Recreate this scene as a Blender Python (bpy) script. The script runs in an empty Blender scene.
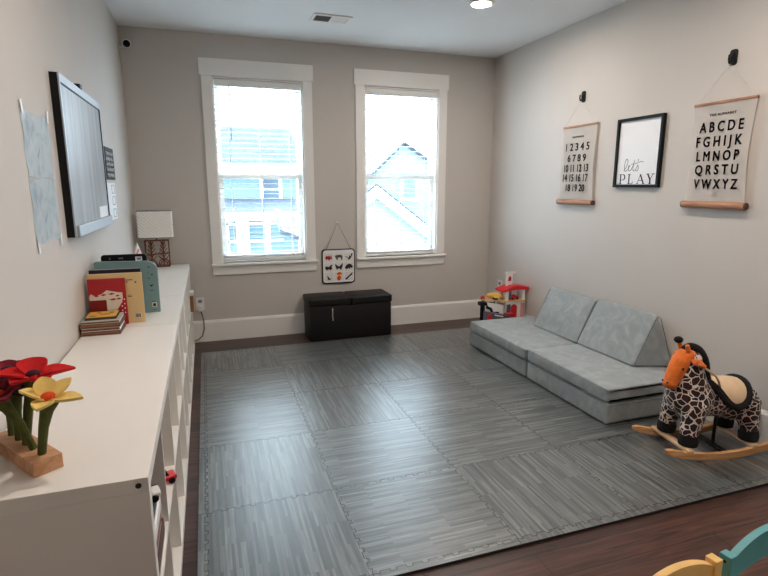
import bpy, bmesh, math, random
from mathutils import Vector, Matrix, Euler
R = math.radians
PI = math.pi
sc = bpy.context.scene
COL = sc.collection
random.seed(7)

# ---------------------------------------------------------------- measures
XL, XR, D, H = -0.575, 2.837, 4.923, 2.659       # side walls, far wall, ceiling
YB = -2.4                                        # wall behind the camera
CT, CXF = 0.740, -0.166                          # cabinet top and front
MT = 0.012                                       # mat thickness

# ---------------------------------------------------------------- materials
def lin(c):
    out = []
    for v in c:
        v /= 255.0
        out.append(v / 12.92 if v <= 0.04045 else ((v + 0.055) / 1.055) ** 2.4)
    return tuple(out)

class NT:
    def __init__(s, name):
        s.m = bpy.data.materials.new(name); s.m.use_nodes = True
        s.n = s.m.node_tree.nodes; s.l = s.m.node_tree.links
        s.b = s.n['Principled BSDF']; s.out = s.n['Material Output']
    def node(s, t, **kw):
        nd = s.n.new(t)
        for k, v in kw.items():
            if k in nd.inputs: nd.inputs[k].default_value = v
            else: setattr(nd, k, v)
        return nd
    def link(s, a, b): s.l.new(a, b)
    def coords(s, kind='Object', scale=(1, 1, 1), rot=(0, 0, 0), rand=False):
        tc = s.node('ShaderNodeTexCoord'); mp = s.node('ShaderNodeMapping')
        mp.inputs['Scale'].default_value = scale; mp.inputs['Rotation'].default_value = rot
        s.link(tc.outputs[kind], mp.inputs['Vector'])
        if rand:
            oi = s.node('ShaderNodeObjectInfo'); mul = s.node('ShaderNodeMath', operation='MULTIPLY')
            mul.inputs[1].default_value = 37.0
            s.link(oi.outputs['Random'], mul.inputs[0])
            cx = s.node('ShaderNodeCombineXYZ')
            for i in range(3): s.link(mul.outputs[0], cx.inputs[i])
            s.link(cx.outputs[0], mp.inputs['Location'])
        return mp.outputs['Vector']
    def ramp(s, fac, stops, interp='LINEAR'):
        r = s.node('ShaderNodeValToRGB'); r.color_ramp.interpolation = interp
        e = r.color_ramp.elements
        while len(e) > 1: e.remove(e[-1])
        e[0].position = stops[0][0]; e[0].color = (*stops[0][1], 1)
        for p, c in stops[1:]:
            x = e.new(p); x.color = (*c, 1)
        s.link(fac, r.inputs['Fac']); return r.outputs['Color']
    def bump(s, height, strength=.3, dist=.01):
        b = s.node('ShaderNodeBump'); b.inputs['Strength'].default_value = strength
        b.inputs['Distance'].default_value = dist
        s.link(height, b.inputs['Height']); s.link(b.outputs['Normal'], s.b.inputs['Normal'])
    def mix(s, fac, a, b, mode='MIX'):
        m = s.node('ShaderNodeMix', data_type='RGBA', blend_type=mode)
        for sock, v in ((m.inputs[0], fac), (m.inputs[6], a), (m.inputs[7], b)):
            if isinstance(v, bpy.types.NodeSocket): s.link(v, sock)
            elif isinstance(v, (int, float)): sock.default_value = v
            else: sock.default_value = (*v, 1)
        return m.outputs[2]

def M(name, rgb, rough=.55, var=.06, scale=18, bump=0.0, bscale=None, spec=.5, metal=0.0, coat=0.0, sheen=0.0):
    t = NT(name); c = lin(rgb)
    v = t.coords()
    nz = t.node('ShaderNodeTexNoise'); nz.inputs['Scale'].default_value = scale; nz.inputs['Detail'].default_value = 4
    t.link(v, nz.inputs['Vector'])
    mr = t.node('ShaderNodeMapRange'); mr.inputs['To Min'].default_value = 1 - 2 * var; mr.inputs['To Max'].default_value = 1 + 2 * var
    t.link(nz.outputs['Fac'], mr.inputs['Value'])
    vm = t.node('ShaderNodeVectorMath', operation='SCALE'); vm.inputs[0].default_value = c
    t.link(mr.outputs['Result'], vm.inputs['Scale'])
    t.link(vm.outputs['Vector'], t.b.inputs['Base Color'])
    t.b.inputs['Roughness'].default_value = rough
    t.b.inputs['Specular IOR Level'].default_value = spec
    t.b.inputs['Metallic'].default_value = metal
    t.b.inputs['Coat Weight'].default_value = coat
    t.b.inputs['Sheen Weight'].default_value = sheen
    if bump:
        n2 = t.node('ShaderNodeTexNoise'); n2.inputs['Scale'].default_value = bscale or scale * 6
        n2.inputs['Detail'].default_value = 3
        t.link(v, n2.inputs['Vector']); t.bump(n2.outputs['Fac'], bump, .004)
    return t.m

def wood(name, c1, c2, axis=0, rough=.45, fine=1.0):
    t = NT(name); s = [34 * fine] * 3; s[axis] = 3.0 * fine
    v = t.coords(scale=tuple(s))
    nz = t.node('ShaderNodeTexNoise'); nz.inputs['Scale'].default_value = 2.0; nz.inputs['Detail'].default_value = 6
    nz.inputs['Distortion'].default_value = .6
    t.link(v, nz.inputs['Vector'])
    col = t.ramp(nz.outputs['Fac'], [(.3, lin(c1)), (.7, lin(c2))])
    t.link(col, t.b.inputs['Base Color']); t.b.inputs['Roughness'].default_value = rough
    t.bump(nz.outputs['Fac'], .08, .003)
    return t.m

def mat_floor():
    t = NT('dark_wood_planks'); v = t.coords()
    br = t.node('ShaderNodeTexBrick'); br.offset = .37
    for k, x in (('Scale', 1.0), ('Brick Width', 1.22), ('Row Height', .127), ('Mortar Size', .0018), ('Mortar Smooth', .2)):
        br.inputs[k].default_value = x
    br.inputs['Color1'].default_value = (*lin((88, 58, 49)), 1); br.inputs['Color2'].default_value = (*lin((50, 33, 29)), 1)
    br.inputs['Mortar'].default_value = (*lin((28, 19, 16)), 1)
    t.link(v, br.inputs['Vector'])
    mp = t.node('ShaderNodeMapping'); mp.inputs['Scale'].default_value = (2.6, 42, 30); t.link(v, mp.inputs['Vector'])
    nz = t.node('ShaderNodeTexNoise'); nz.inputs['Scale'].default_value = 1.3; nz.inputs['Detail'].default_value = 8; nz.inputs['Distortion'].default_value = 1.2
    t.link(mp.outputs[0], nz.inputs['Vector'])
    g = t.ramp(nz.outputs['Fac'], [(.28, (.32, .32, .32)), (.5, (.95, .95, .95)), (.75, (1.6, 1.5, 1.45))])
    t.link(t.mix(1.0, br.outputs['Color'], g, 'MULTIPLY'), t.b.inputs['Base Color'])
    t.b.inputs['Roughness'].default_value = .36
    t.bump(nz.outputs['Fac'], .1, .002)
    return t.m

def mat_tile(name, along):
    """grey barnwood print: narrow strips of random grey, along x or y"""
    t = NT(name); rot = (0, 0, 0) if along == 'x' else (0, 0, PI / 2)
    v = t.coords(rot=rot, rand=True)
    br = t.node('ShaderNodeTexBrick'); br.offset = .43; br.offset_frequency = 3
    for k, x in (('Scale', 1.0), ('Brick Width', .26), ('Row Height', .0115), ('Mortar Size', .0007), ('Mortar Smooth', .6), ('Bias', 0.05)):
        br.inputs[k].default_value = x
    br.inputs['Color1'].default_value = (*lin((122, 127, 127)), 1); br.inputs['Color2'].default_value = (*lin((52, 57, 58)), 1)
    br.inputs['Mortar'].default_value = (*lin((58, 62, 63)), 1)
    t.link(v, br.inputs['Vector'])
    mp = t.node('ShaderNodeMapping'); mp.inputs['Scale'].default_value = (5, 70, 1); t.link(v, mp.inputs['Vector'])
    nz = t.node('ShaderNodeTexNoise'); nz.inputs['Scale'].default_value = 1.2; nz.inputs['Detail'].default_value = 5
    t.link(mp.outputs[0], nz.inputs['Vector'])
    g = t.ramp(nz.outputs['Fac'], [(.28, (.38, .38, .38)), (.5, (.95, .95, .95)), (.72, (1.4, 1.4, 1.38))])
    t.link(t.mix(1.0, br.outputs['Color'], g, 'MULTIPLY'), t.b.inputs['Base Color'])
    t.b.inputs['Roughness'].default_value = .36
    t.b.inputs['Specular IOR Level'].default_value = 1.0
    t.b.inputs['IOR'].default_value = 1.6
    t.b.inputs['Coat Weight'].default_value = .8; t.b.inputs['Coat Roughness'].default_value = .33
    t.bump(nz.outputs['Fac'], .12, .002)
    return t.m

def mat_giraffe():
    t = NT('giraffe_print_plush'); v = t.coords()
    nz = t.node('ShaderNodeTexNoise'); nz.inputs['Scale'].default_value = 14
    t.link(v, nz.inputs['Vector'])
    mx = t.mix(.045, v, nz.outputs['Color'], 'ADD')
    vo = t.node('ShaderNodeTexVoronoi', feature='DISTANCE_TO_EDGE'); vo.inputs['Scale'].default_value = 29
    t.link(mx, vo.inputs['Vector'])
    patch = t.ramp(nz.outputs['Fac'], [(.35, lin((26, 9, 11))), (.65, lin((54, 18, 20)))])
    f = t.ramp(vo.outputs['Distance'], [(.04, (1, 1, 1)), (.075, (0, 0, 0))])
    t.link(t.mix(f, patch, lin((232, 214, 204))), t.b.inputs['Base Color'])
    t.b.inputs['Roughness'].default_value = .9; t.b.inputs['Sheen Weight'].default_value = .2
    n2 = t.node('ShaderNodeTexNoise'); n2.inputs['Scale'].default_value = 160; t.link(v, n2.inputs['Vector'])
    t.bump(n2.outputs['Fac'], .5, .004)
    return t.m

def mat_suede():
    t = NT('grey_suede'); v = t.coords(rand=True)
    nz = t.node('ShaderNodeTexNoise'); nz.inputs['Scale'].default_value = 9; nz.inputs['Detail'].default_value = 5; nz.inputs['Distortion'].default_value = 1.4
    t.link(v, nz.inputs['Vector'])
    col = t.ramp(nz.outputs['Fac'], [(.3, lin((140, 147, 149))), (.5, lin((149, 156, 158))), (.68, lin((162, 168, 170)))])
    t.link(col, t.b.inputs['Base Color']); t.b.inputs['Roughness'].default_value = .85
    t.b.inputs['Sheen Weight'].default_value = .35; t.b.inputs['Specular IOR Level'].default_value = .25
    n2 = t.node('ShaderNodeTexNoise'); n2.inputs['Scale'].default_value = 220; t.link(v, n2.inputs['Vector'])
    t.bump(n2.outputs['Fac'], .15, .002)
    return t.m

def mat_shade():
    t = NT('zigzag_lamp_fabric'); v = t.coords(scale=(1, 1, 1))
    sx = t.node('ShaderNodeSeparateXYZ'); t.link(v, sx.inputs[0])
    pp = t.node('ShaderNodeMath', operation='PINGPONG'); pp.inputs[1].default_value = .045
    ad = t.node('ShaderNodeMath', operation='ADD'); t.link(sx.outputs['X'], ad.inputs[0]); t.link(sx.outputs['Y'], ad.inputs[1])
    t.link(ad.outputs[0], pp.inputs[0])
    a2 = t.node('ShaderNodeMath', operation='ADD'); t.link(pp.outputs[0], a2.inputs[0]); t.link(sx.outputs['Z'], a2.inputs[1])
    p2 = t.node('ShaderNodeMath', operation='PINGPONG'); p2.inputs[1].default_value = .014
    t.link(a2.outputs[0], p2.inputs[0])
    dv = t.node('ShaderNodeMath', operation='DIVIDE'); dv.inputs[1].default_value = .014; t.link(p2.outputs[0], dv.inputs[0])
    col = t.ramp(dv.outputs[0], [(.25, lin((234, 232, 227))), (.7, lin((241, 240, 236)))])
    t.link(col, t.b.inputs['Base Color']); t.b.inputs['Roughness'].default_value = .9
    t.bump(dv.outputs[0], .45, .005)
    return t.m

def mat_glass():
    t = NT('window_glass'); t.n.remove(t.b)
    tr = t.node('ShaderNodeBsdfTransparent'); tr.inputs[0].default_value = (.95, .975, .98, 1)
    gl = t.node('ShaderNodeBsdfGlossy'); gl.inputs['Roughness'].default_value = .02
    nz = t.node('ShaderNodeTexNoise'); nz.inputs['Scale'].default_value = 2
    mr = t.node('ShaderNodeMapRange'); mr.inputs['To Min'].default_value = .04; mr.inputs['To Max'].default_value = .06
    t.link(nz.outputs['Fac'], mr.inputs['Value'])
    mx = t.node('ShaderNodeMixShader'); t.link(mr.outputs[0], mx.inputs[0])
    t.link(tr.outputs[0], mx.inputs[1]); t.link(gl.outputs[0], mx.inputs[2]); t.link(mx.outputs[0], t.out.inputs[0])
    return t.m

def mat_emit(name, rgb, strength):
    t = NT(name); t.b.inputs['Base Color'].default_value = (*lin(rgb), 1)
    t.b.inputs['Emission Color'].default_value = (*lin(rgb), 1); t.b.inputs['Emission Strength'].default_value = strength
    return t.m

def mat_siding(name, rgb, pitch=.16):
    t = NT(name); v = t.coords(kind='Generated'); v = t.coords()
    sx = t.node('ShaderNodeSeparateXYZ'); t.link(v, sx.inputs[0])
    pp = t.node('ShaderNodeMath', operation='FRACT'); ml = t.node('ShaderNodeMath', operation='MULTIPLY'); ml.inputs[1].default_value = 1 / pitch
    t.link(sx.outputs['Z'], ml.inputs[0]); t.link(ml.outputs[0], pp.inputs[0])
    c = lin(rgb); t.b.inputs['Base Color'].default_value = (*c, 1); t.b.inputs['Roughness'].default_value = .7
    t.bump(pp.outputs[0], .8, .03)
    return t.m

def mat_shingle(name, c1, c2):
    t = NT(name); v = t.coords()
    br = t.node('ShaderNodeTexBrick')
    for k, x in (('Scale', 1.0), ('Brick Width', .35), ('Row Height', .17), ('Mortar Size', .012)): br.inputs[k].default_value = x
    br.inputs['Color1'].default_value = (*lin(c1), 1); br.inputs['Color2'].default_value = (*lin(c2), 1); br.inputs['Mortar'].default_value = (*lin((40, 46, 54)), 1)
    t.link(v, br.inputs['Vector']); t.link(br.outputs['Color'], t.b.inputs['Base Color']); t.b.inputs['Roughness'].default_value = .9
    return t.m

def mat_drawing(name):
    t = NT(name); v = t.coords(scale=(1, 1, 1))
    nz = t.node('ShaderNodeTexNoise'); nz.inputs['Scale'].default_value = 16; nz.inputs['Detail'].default_value = 9; nz.inputs['Distortion'].default_value = .9
    t.link(v, nz.inputs['Vector'])
    col = t.ramp(nz.outputs['Fac'], [(.33, lin((186, 202, 212))), (.44, lin((218, 230, 236))), (.62, lin((234, 241, 244)))])
    t.link(col, t.b.inputs['Base Color']); t.b.inputs['Roughness'].default_value = .5
    return t.m

def mat_board():
    t = NT('whiteboard_surface'); v = t.coords(scale=(6, 9, .8))
    nz = t.node('ShaderNodeTexNoise'); nz.inputs['Scale'].default_value = 2; nz.inputs['Detail'].default_value = 5
    t.link(v, nz.inputs['Vector'])
    col = t.ramp(nz.outputs['Fac'], [(.35, lin((140, 144, 148))), (.65, lin((176, 180, 184)))])  # vertical reflection streaks painted into the grey
    t.link(col, t.b.inputs['Base Color']); t.b.inputs['Roughness'].default_value = .3
    return t.m

def mat_pages():
    t = NT('book_pages'); v = t.coords(scale=(3, 3, 260))
    nz = t.node('ShaderNodeTexNoise'); nz.inputs['Scale'].default_value = 1; t.link(v, nz.inputs['Vector'])
    t.link(t.ramp(nz.outputs['Fac'], [(.35, lin((92, 58, 42))), (.65, lin((168, 122, 92)))]), t.b.inputs['Base Color'])
    t.b.inputs['Roughness'].default_value = .9
    return t.m

WALL = M('greige_wall_paint', (204, 198, 192), .7, .012, 3, bump=.05, bscale=160, spec=.3)
CEIL = M('white_ceiling_paint', (236, 238, 240), .85, .01, 3, spec=.2)
TRIM = M('white_trim_paint', (240, 238, 234), .4, .01, 5)
FLOOR = mat_floor()
TX, TY = mat_tile('grey_barnwood_print_across', 'x'), mat_tile('grey_barnwood_print_along', 'y')
WHITE = M('white_laminate', (238, 234, 228), .42, .012, 6)
BLIND = M('white_blind_slat', (240, 240, 238), .5, .01, 6)
PLASTW = M('white_plastic', (236, 234, 230), .4, .01, 8)
BLACK = M('black_plastic', (14, 14, 15), .6, .08, 20, spec=.25)
GREYP = M('grey_plastic', (120, 124, 128), .5, .04, 20)
DARK = M('dark_void', (30, 31, 33), .8, .05, 20)
LEATHER = M('black_leather', (20, 17, 18), .5, .12, 40, bump=.25, bscale=180, spec=.3)
SILVER = M('silver_frame', (176, 182, 188), .35, .03, 12, metal=.35)
BOARD = mat_board()
SUEDE = mat_suede()
PIPING = M('grey_seam_piping', (92, 102, 104), .9, .05, 40)
GIRAFFE = mat_giraffe()
ORANGE = M('orange_plush', (232, 116, 36), .9, .12, 45, bump=.5, bscale=150, sheen=.2)
PINK = M('pinkish_orange_felt', (216, 124, 96), .9, .06, 40)
BLKFUR = M('black_plush', (16, 14, 15), .95, .15, 60, bump=.6, bscale=140)
TANF = M('tan_saddle_plush', (226, 196, 160), .9, .06, 24, bump=.3, bscale=120)
BIRCH = wood('pale_birch', (196, 140, 88), (226, 176, 124), 0)
BIRCHY = wood('pale_birch_bar', (214, 172, 128), (236, 204, 166), 1)
BLOCK = wood('beech_block', (190, 138, 98), (216, 168, 128), 0, .6)
DOWEL = wood('oak_dowel', (146, 98, 70), (190, 140, 104), 1, .5)
CLOTH = M('cream_canvas', (238, 233, 228), .9, .012, 9, bump=.12, bscale=90)
PAPER = M('white_paper', (240, 241, 244), .6, .01, 5)
INK = M('black_ink', (28, 26, 26), .7, .05, 20)
INKG = M('grey_ink', (74, 72, 72), .7, .05, 20)
CORD = M('pale_string', (206, 198, 188), .9, .05, 40)
CORDB = M('brown_cord', (92, 66, 48), .8, .05, 40)
SHADE = mat_shade()
COPPER = M('copper_wire', (120, 74, 56), .45, .08, 40, metal=.5)
GLASS = mat_glass()
TEALCH = M('teal_chair_paint', (96, 162, 168), .5, .03, 25)
ORCH = M('orange_chair_paint', (240, 196, 122), .5, .03, 25)
SCREW = M('dark_screw', (40, 42, 46), .4, .05, 30, metal=.5)
STEM = M('olive_felt', (84, 90, 40), .95, .15, 60, bump=.5, bscale=150)
YFELT = M('yellow_felt', (238, 208, 124), .95, .06, 60, bump=.4, bscale=150)
RFELT = M('red_felt', (204, 26, 30), .95, .08, 60, bump=.4, bscale=150)
CFELT = M('crimson_felt', (120, 16, 34), .95, .1, 60, bump=.4, bscale=150)
PFELT = M('purple_felt', (60, 16, 38), .95, .1, 60, bump=.4, bscale=150)
OFELT = M('orange_red_felt', (222, 78, 34), .95, .1, 60, bump=.4, bscale=150)
REDP = M('red_plastic', (206, 28, 38), .35, .04, 20)
YELP = M('yellow_plastic', (236, 190, 92), .4, .04, 20)
TANP = M('tan_plastic', (214, 176, 132), .5, .04, 20)
SLATE = M('slate_plastic', (78, 78, 92), .5, .05, 20)
REDBK = M('red_book_cover', (166, 22, 30), .5, .06, 24)
DREDBK = M('deep_red_print', (128, 14, 22), .5, .06, 24)
TANBK = M('buff_card', (214, 184, 132), .7, .03, 20)
YELBK = M('yellow_cover', (222, 170, 74), .55, .1, 24)
NAVY = M('navy_cover', (26, 24, 46), .5, .08, 24)
TEALBK = M('teal_grey_card', (122, 152, 154), .6, .04, 24)
GREYBK = M('grey_cover', (190, 186, 182), .6, .05, 24)
BRNBK = M('brown_cover', (84, 54, 40), .6, .1, 24)
PAGES = mat_pages()
CREAMP = M('cream_print', (226, 214, 198), .6, .06, 40)
EDGEF = M('gap_shade_edge', (34, 36, 37), .9, .05, 30)  # shade of the seam gaps painted onto groove and side faces
TILEP = M('off_white_tile', (232, 228, 224), .5, .01, 20)
PINKT = M('pink_paper', (232, 150, 150), .7, .04, 30)
DRAW1, DRAW2 = mat_drawing('blue_grey_drawing'), mat_drawing('pale_blue_drawing')
TAPE = M('white_tape', (240, 242, 242), .5, .01, 20)
WICKER = M('brown_weave', (150, 102, 66), .8, .15, 90, bump=.6, bscale=140)
SIDING = mat_siding('blue_siding', (108, 130, 138)); SIDING2 = mat_siding('pale_blue_siding', (112, 136, 146))
SHING = mat_shingle('grey_blue_shingles', (66, 76, 88), (54, 64, 76)); SHING2 = mat_shingle('pale_shingles', (96, 106, 116), (86, 96, 106))
EXTW = M('white_exterior_trim', (244, 244, 244), .6, .01, 4)
WINDK = M('dark_window_pane', (60, 78, 92), .15, .05, 2)
GRASS = M('lawn_and_paving', (112, 116, 104), .95, .15, 2)
EMIT = mat_emit('lit_lamp_lens', (255, 240, 226), 215.0)

# ---------------------------------------------------------------- mesh helpers
def B(): return bmesh.new()

def box(bm, x0, x1, y0, y1, z0, z1, bev=0.0, seg=2, mtx=None):
    r = bmesh.ops.create_cube(bm, size=1.0)
    vs = r['verts']
    bmesh.ops.transform(bm, matrix=Matrix.Translation(((x0 + x1) / 2, (y0 + y1) / 2, (z0 + z1) / 2)) @
                        Matrix.Diagonal((abs(x1 - x0), abs(y1 - y0), abs(z1 - z0), 1)), verts=vs)
    if bev:
        es = list({e for v in vs for e in v.link_edges})
        g = bmesh.ops.bevel(bm, geom=es, offset=bev, segments=seg, affect='EDGES', profile=.5)
        vs = list({v for f in g['faces'] for v in f.verts} | {v for v in vs if v.is_valid})
        # gather the whole island
        seen = set(vs); st = list(vs)
        while st:
            v = st.pop()
            for e in v.link_edges:
                o = e.other_vert(v)
                if o not in seen: seen.add(o); st.append(o)
        vs = list(seen)
    if mtx is not None: bmesh.ops.transform(bm, matrix=mtx, verts=vs)
    return vs

def obox(bm, c, size, rot=(0, 0, 0), bev=0.0, seg=2):
    sx, sy, sz = [s / 2 for s in size]
    m = Matrix.Translation(c) @ Euler(rot).to_matrix().to_4x4()
    return box(bm, -sx, sx, -sy, sy, -sz, sz, bev, seg, m)

def tube(bm, pts, r, n=8, cap=True):
    """tube along a polyline; r a number or one per point"""
    pts = [Vector(p) for p in pts]; k = len(pts)
    rs = [r] * k if isinstance(r, (int, float)) else list(r)
    rings = []; up = None
    for i, p in enumerate(pts):
        a = pts[min(i + 1, k - 1)] - pts[max(i - 1, 0)]
        a.normalize()
        if up is None:
            up = a.orthogonal().normalized()
        else:
            up = (up - a * up.dot(a))
            up = up.normalized() if up.length > 1e-6 else a.orthogonal().normalized()
        w = a.cross(up)
        rings.append([bm.verts.new(p + (up * math.cos(2 * PI * j / n) + w * math.sin(2 * PI * j / n)) * rs[i]) for j in range(n)])
    for i in range(k - 1):
        for j in range(n):
            bm.faces.new((rings[i][j], rings[i][(j + 1) % n], rings[i + 1][(j + 1) % n], rings[i + 1][j]))
    if cap:
        bm.faces.new(rings[0][::-1]); bm.faces.new(rings[-1])
    return rings

def loop_tube(bm, pts, r, n=6):
    pts = [Vector(p) for p in pts]
    tube(bm, pts + [pts[0]], r, n, cap=False)

def ball(bm, c, r, seg=16, rot=None):
    rr = (r, r, r) if isinstance(r, (int, float)) else r
    m = Matrix.Translation(c)
    if rot: m = m @ Euler(rot).to_matrix().to_4x4()
    m = m @ Matrix.Diagonal((*rr, 1))
    return bmesh.ops.create_uvsphere(bm, u_segments=seg, v_segments=max(6, seg // 2 + 2), radius=1, matrix=m)

def lathe(bm, prof, c=(0, 0, 0), n=24, mtx=None):
    rings = []
    for r, z in prof:
        rings.append([bm.verts.new((c[0] + r * math.cos(2 * PI * j / n), c[1] + r * math.sin(2 * PI * j / n), c[2] + z)) for j in range(n)])
    for a, b in zip(rings, rings[1:]):
        for j in range(n): bm.faces.new((a[j], a[(j + 1) % n], b[(j + 1) % n], b[j]))
    if prof[0][0] > 1e-5: bm.faces.new(rings[0][::-1])
    if prof[-1][0] > 1e-5: bm.faces.new(rings[-1])
    if mtx is not None: bmesh.ops.transform(bm, matrix=mtx, verts=[v for r in rings for v in r])

def prism(bm, poly, axis, a0, a1, bev=0.0, seg=2):
    """extrude a 2D polygon along axis (0,1,2); poly holds the other two coordinates in order"""
    def P(u, v, w):
        return {0: (w, u, v), 1: (u, w, v), 2: (u, v, w)}[axis]
    a = [bm.verts.new(P(u, v, a0)) for u, v in poly]; b = [bm.verts.new(P(u, v, a1)) for u, v in poly]
    fs = [bm.faces.new(a[::-1]), bm.faces.new(b)]
    n = len(poly)
    for i in range(n): fs.append(bm.faces.new((a[i], a[(i + 1) % n], b[(i + 1) % n], b[i])))
    if bev:
        es = list({e for f in fs for e in f.edges})
        bmesh.ops.bevel(bm, geom=es, offset=bev, segments=seg, affect='EDGES', profile=.5)
    return a + b

def rrect(x0, x1, z0, z1, r, n=5):
    out = []
    for cx, cz, a in ((x1 - r, z1 - r, 0), (x0 + r, z1 - r, 90), (x0 + r, z0 + r, 180), (x1 - r, z0 + r, 270)):
        for k in range(n + 1):
            t = R(a + 90 * k / n); out.append((cx + r * math.cos(t), cz + r * math.sin(t)))
    return out

def thing(name, label, cat, loc=(0, 0, 0), rotz=0.0, group=None, kind=None):
    o = bpy.data.objects.new(name, None); COL.objects.link(o)
    o.empty_display_size = .05
    o.location = loc; o.rotation_euler = (0, 0, rotz)
    if label: o['label'] = label
    if cat: o['category'] = cat
    if group: o['group'] = group
    if kind: o['kind'] = kind
    return o

def add(name, bm, mat, parent=None, smooth=False, local=False, label=None, cat=None, group=None, kind=None, auto=35):
    """link bm as ONE object; coordinates are world unless local (then the parent's)"""
    bmesh.ops.recalc_face_normals(bm, faces=bm.faces)
    off = Vector((0, 0, 0)); loc = Vector((0, 0, 0))
    if parent is not None:
        if not local:
            top = parent; off = Vector((0, 0, 0))
            while top is not None: off += Vector(top.location); top = top.parent
            bmesh.ops.translate(bm, verts=bm.verts, vec=-off)
    elif not local:
        xs = [v.co.x for v in bm.verts]; ys = [v.co.y for v in bm.verts]; zs = [v.co.z for v in bm.verts]
        loc = Vector(((min(xs) + max(xs)) / 2, (min(ys) + max(ys)) / 2, min(zs)))
        bmesh.ops.translate(bm, verts=bm.verts, vec=-loc)
    me = bpy.data.meshes.new(name); bm.to_mesh(me); bm.free()
    o = bpy.data.objects.new(name, me); COL.objects.link(o)
    o.location = loc
    if parent is not None: o.parent = parent
    me.materials.append(mat)
    if smooth:
        for p in me.polygons: p.use_smooth = True
        me.set_sharp_from_angle(angle=R(auto))
    if label: o['label'] = label
    if cat: o['category'] = cat
    if group: o['group'] = group
    if kind: o['kind'] = kind
    return o

def bake(o, mods):
    """apply modifiers: list of (type, dict)"""
    for t, kw in mods:
        m = o.modifiers.new(t, t)
        for k, v in kw.items(): setattr(m, k, v)
    dg = bpy.context.evaluated_depsgraph_get(); dg.update()
    me = bpy.data.meshes.new_from_object(o.evaluated_get(dg), depsgraph=dg)
    o.modifiers.clear(); old = o.data; o.data = me; bpy.data.meshes.remove(old)
    for p in me.polygons: p.use_smooth = True
    return o

def copy_thing(root, loc, rotz=None, label=None):
    r = root.copy(); COL.objects.link(r); r.location = loc
    if rotz is not None: r.rotation_euler = (0, 0, rotz)
    if label: r['label'] = label
    for ch in list(root.children):
        c = ch.copy(); COL.objects.link(c); c.parent = r
        for g in list(ch.children):
            d = g.copy(); COL.objects.link(d); d.parent = c
    return r

def text_mesh(name, s, size, mtx, mat, parent, bold=0.0, space=1.0, align='CENTER', depth=.0004, width=None, shear=0.0):
    """one line of lettering as a thin mesh; mtx maps text plane to the world"""
    cu = bpy.data.curves.new(name, 'FONT'); cu.body = s; cu.size = size; cu.align_x = align; cu.align_y = 'CENTER'
    cu.offset = 0.0; cu.space_character = space; cu.extrude = depth; cu.resolution_u = 3; cu.shear = shear
    tmp = bpy.data.objects.new(name, cu); COL.objects.link(tmp)
    dg = bpy.context.evaluated_depsgraph_get(); dg.update()
    me = bpy.data.meshes.new_from_object(tmp.evaluated_get(dg), depsgraph=dg)
    bpy.data.objects.remove(tmp); bpy.data.curves.remove(cu)
    if width:
        xs = [v.co.x for v in me.vertices]; k = width / (max(xs) - min(xs)); c = (max(xs) + min(xs)) / 2
        for v in me.vertices: v.co.x = (v.co.x - c) * k
    if bold:                                    # heavier strokes: the outline repeated a hair to each side
        b0 = bmesh.new(); src = bmesh.new(); src.from_mesh(me)
        for dx, dy in ((-1, -1), (1, -1), (-1, 1), (1, 1), (0, 0)):
            vm = [b0.verts.new((v.co.x + dx * bold, v.co.y + dy * bold, v.co.z)) for v in src.verts]
            src.verts.index_update()
            for fc in src.faces: b0.faces.new([vm[v.index] for v in fc.verts])
        b0.to_mesh(me); b0.free(); src.free()
    me.transform(mtx)
    o = bpy.data.objects.new(name, me); COL.objects.link(o)
    me.materials.clear(); me.materials.append(mat)
    off = Vector((0, 0, 0)); top = parent
    while top is not None: off += Vector(top.location); top = top.parent
    me.transform(Matrix.Translation(-off)); o.parent = parent
    return o

def on_right_wall(y, z, x):      # text plane facing -x, reading towards -y
    return Matrix.Translation((x, y, z)) @ Matrix(((0, 0, -1, 0), (-1, 0, 0, 0), (0, 1, 0, 0), (0, 0, 0, 1)))

# ---------------------------------------------------------------- the room
bm = B(); box(bm, XL - .1, XR + .1, YB - .1, D + .1, -.1, 0); add('floor', bm, FLOOR, kind='structure')
bm = B(); box(bm, XL - .1, XR + .1, YB - .1, D + .1, H, H + .1); add('ceiling', bm, CEIL, kind='structure')
bm = B(); box(bm, XL - .1, XL, YB - .1, D + .1, 0, H); add('wall_left', bm, WALL, kind='structure')
bm = B(); box(bm, XR, XR + .1, YB - .1, D + .1, 0, H); add('wall_right', bm, WALL, kind='structure')
bm = B(); box(bm, XL, XR, YB - .1, YB, 0, H); add('wall_back', bm, WALL, kind='structure')
W1 = (.114, .884); W2 = (1.462, 2.222); WZ0, WZ1 = .715, 2.318
bm = B()
xs = [XL, W1[0], W1[1], W2[0], W2[1], XR]; zs = [0, WZ0, WZ1, H]
for i in range(5):
    for j in range(3):
        if j == 1 and i in (1, 3): continue
        box(bm, xs[i], xs[i + 1], D, D + .12, zs[j], zs[j + 1])
bmesh.ops.remove_doubles(bm, verts=bm.verts, dist=1e-5)
add('wall_far', bm, WALL, kind='structure')
BH = .198
def skirting(name, poly_fn):
    bm = B(); poly_fn(bm); return add(name, bm, TRIM, kind='structure')
prof = [(0, 0), (.016, 0), (.016, BH - .02), (.008, BH), (0, BH)]
bm = B(); prism(bm, [(D - a, b) for a, b in prof], 0, XL, XR); add('baseboard_far', bm, TRIM, kind='structure')
bm = B(); prism(bm, [(XR - a, b) for a, b in prof], 1, YB, D - .016); add('baseboard_right', bm, TRIM, kind='structure')
bm = B(); prism(bm, [(XL + a, b) for a, b in prof], 1, YB, 1.2); add('baseboard_left', bm, TRIM, kind='structure')

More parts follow.
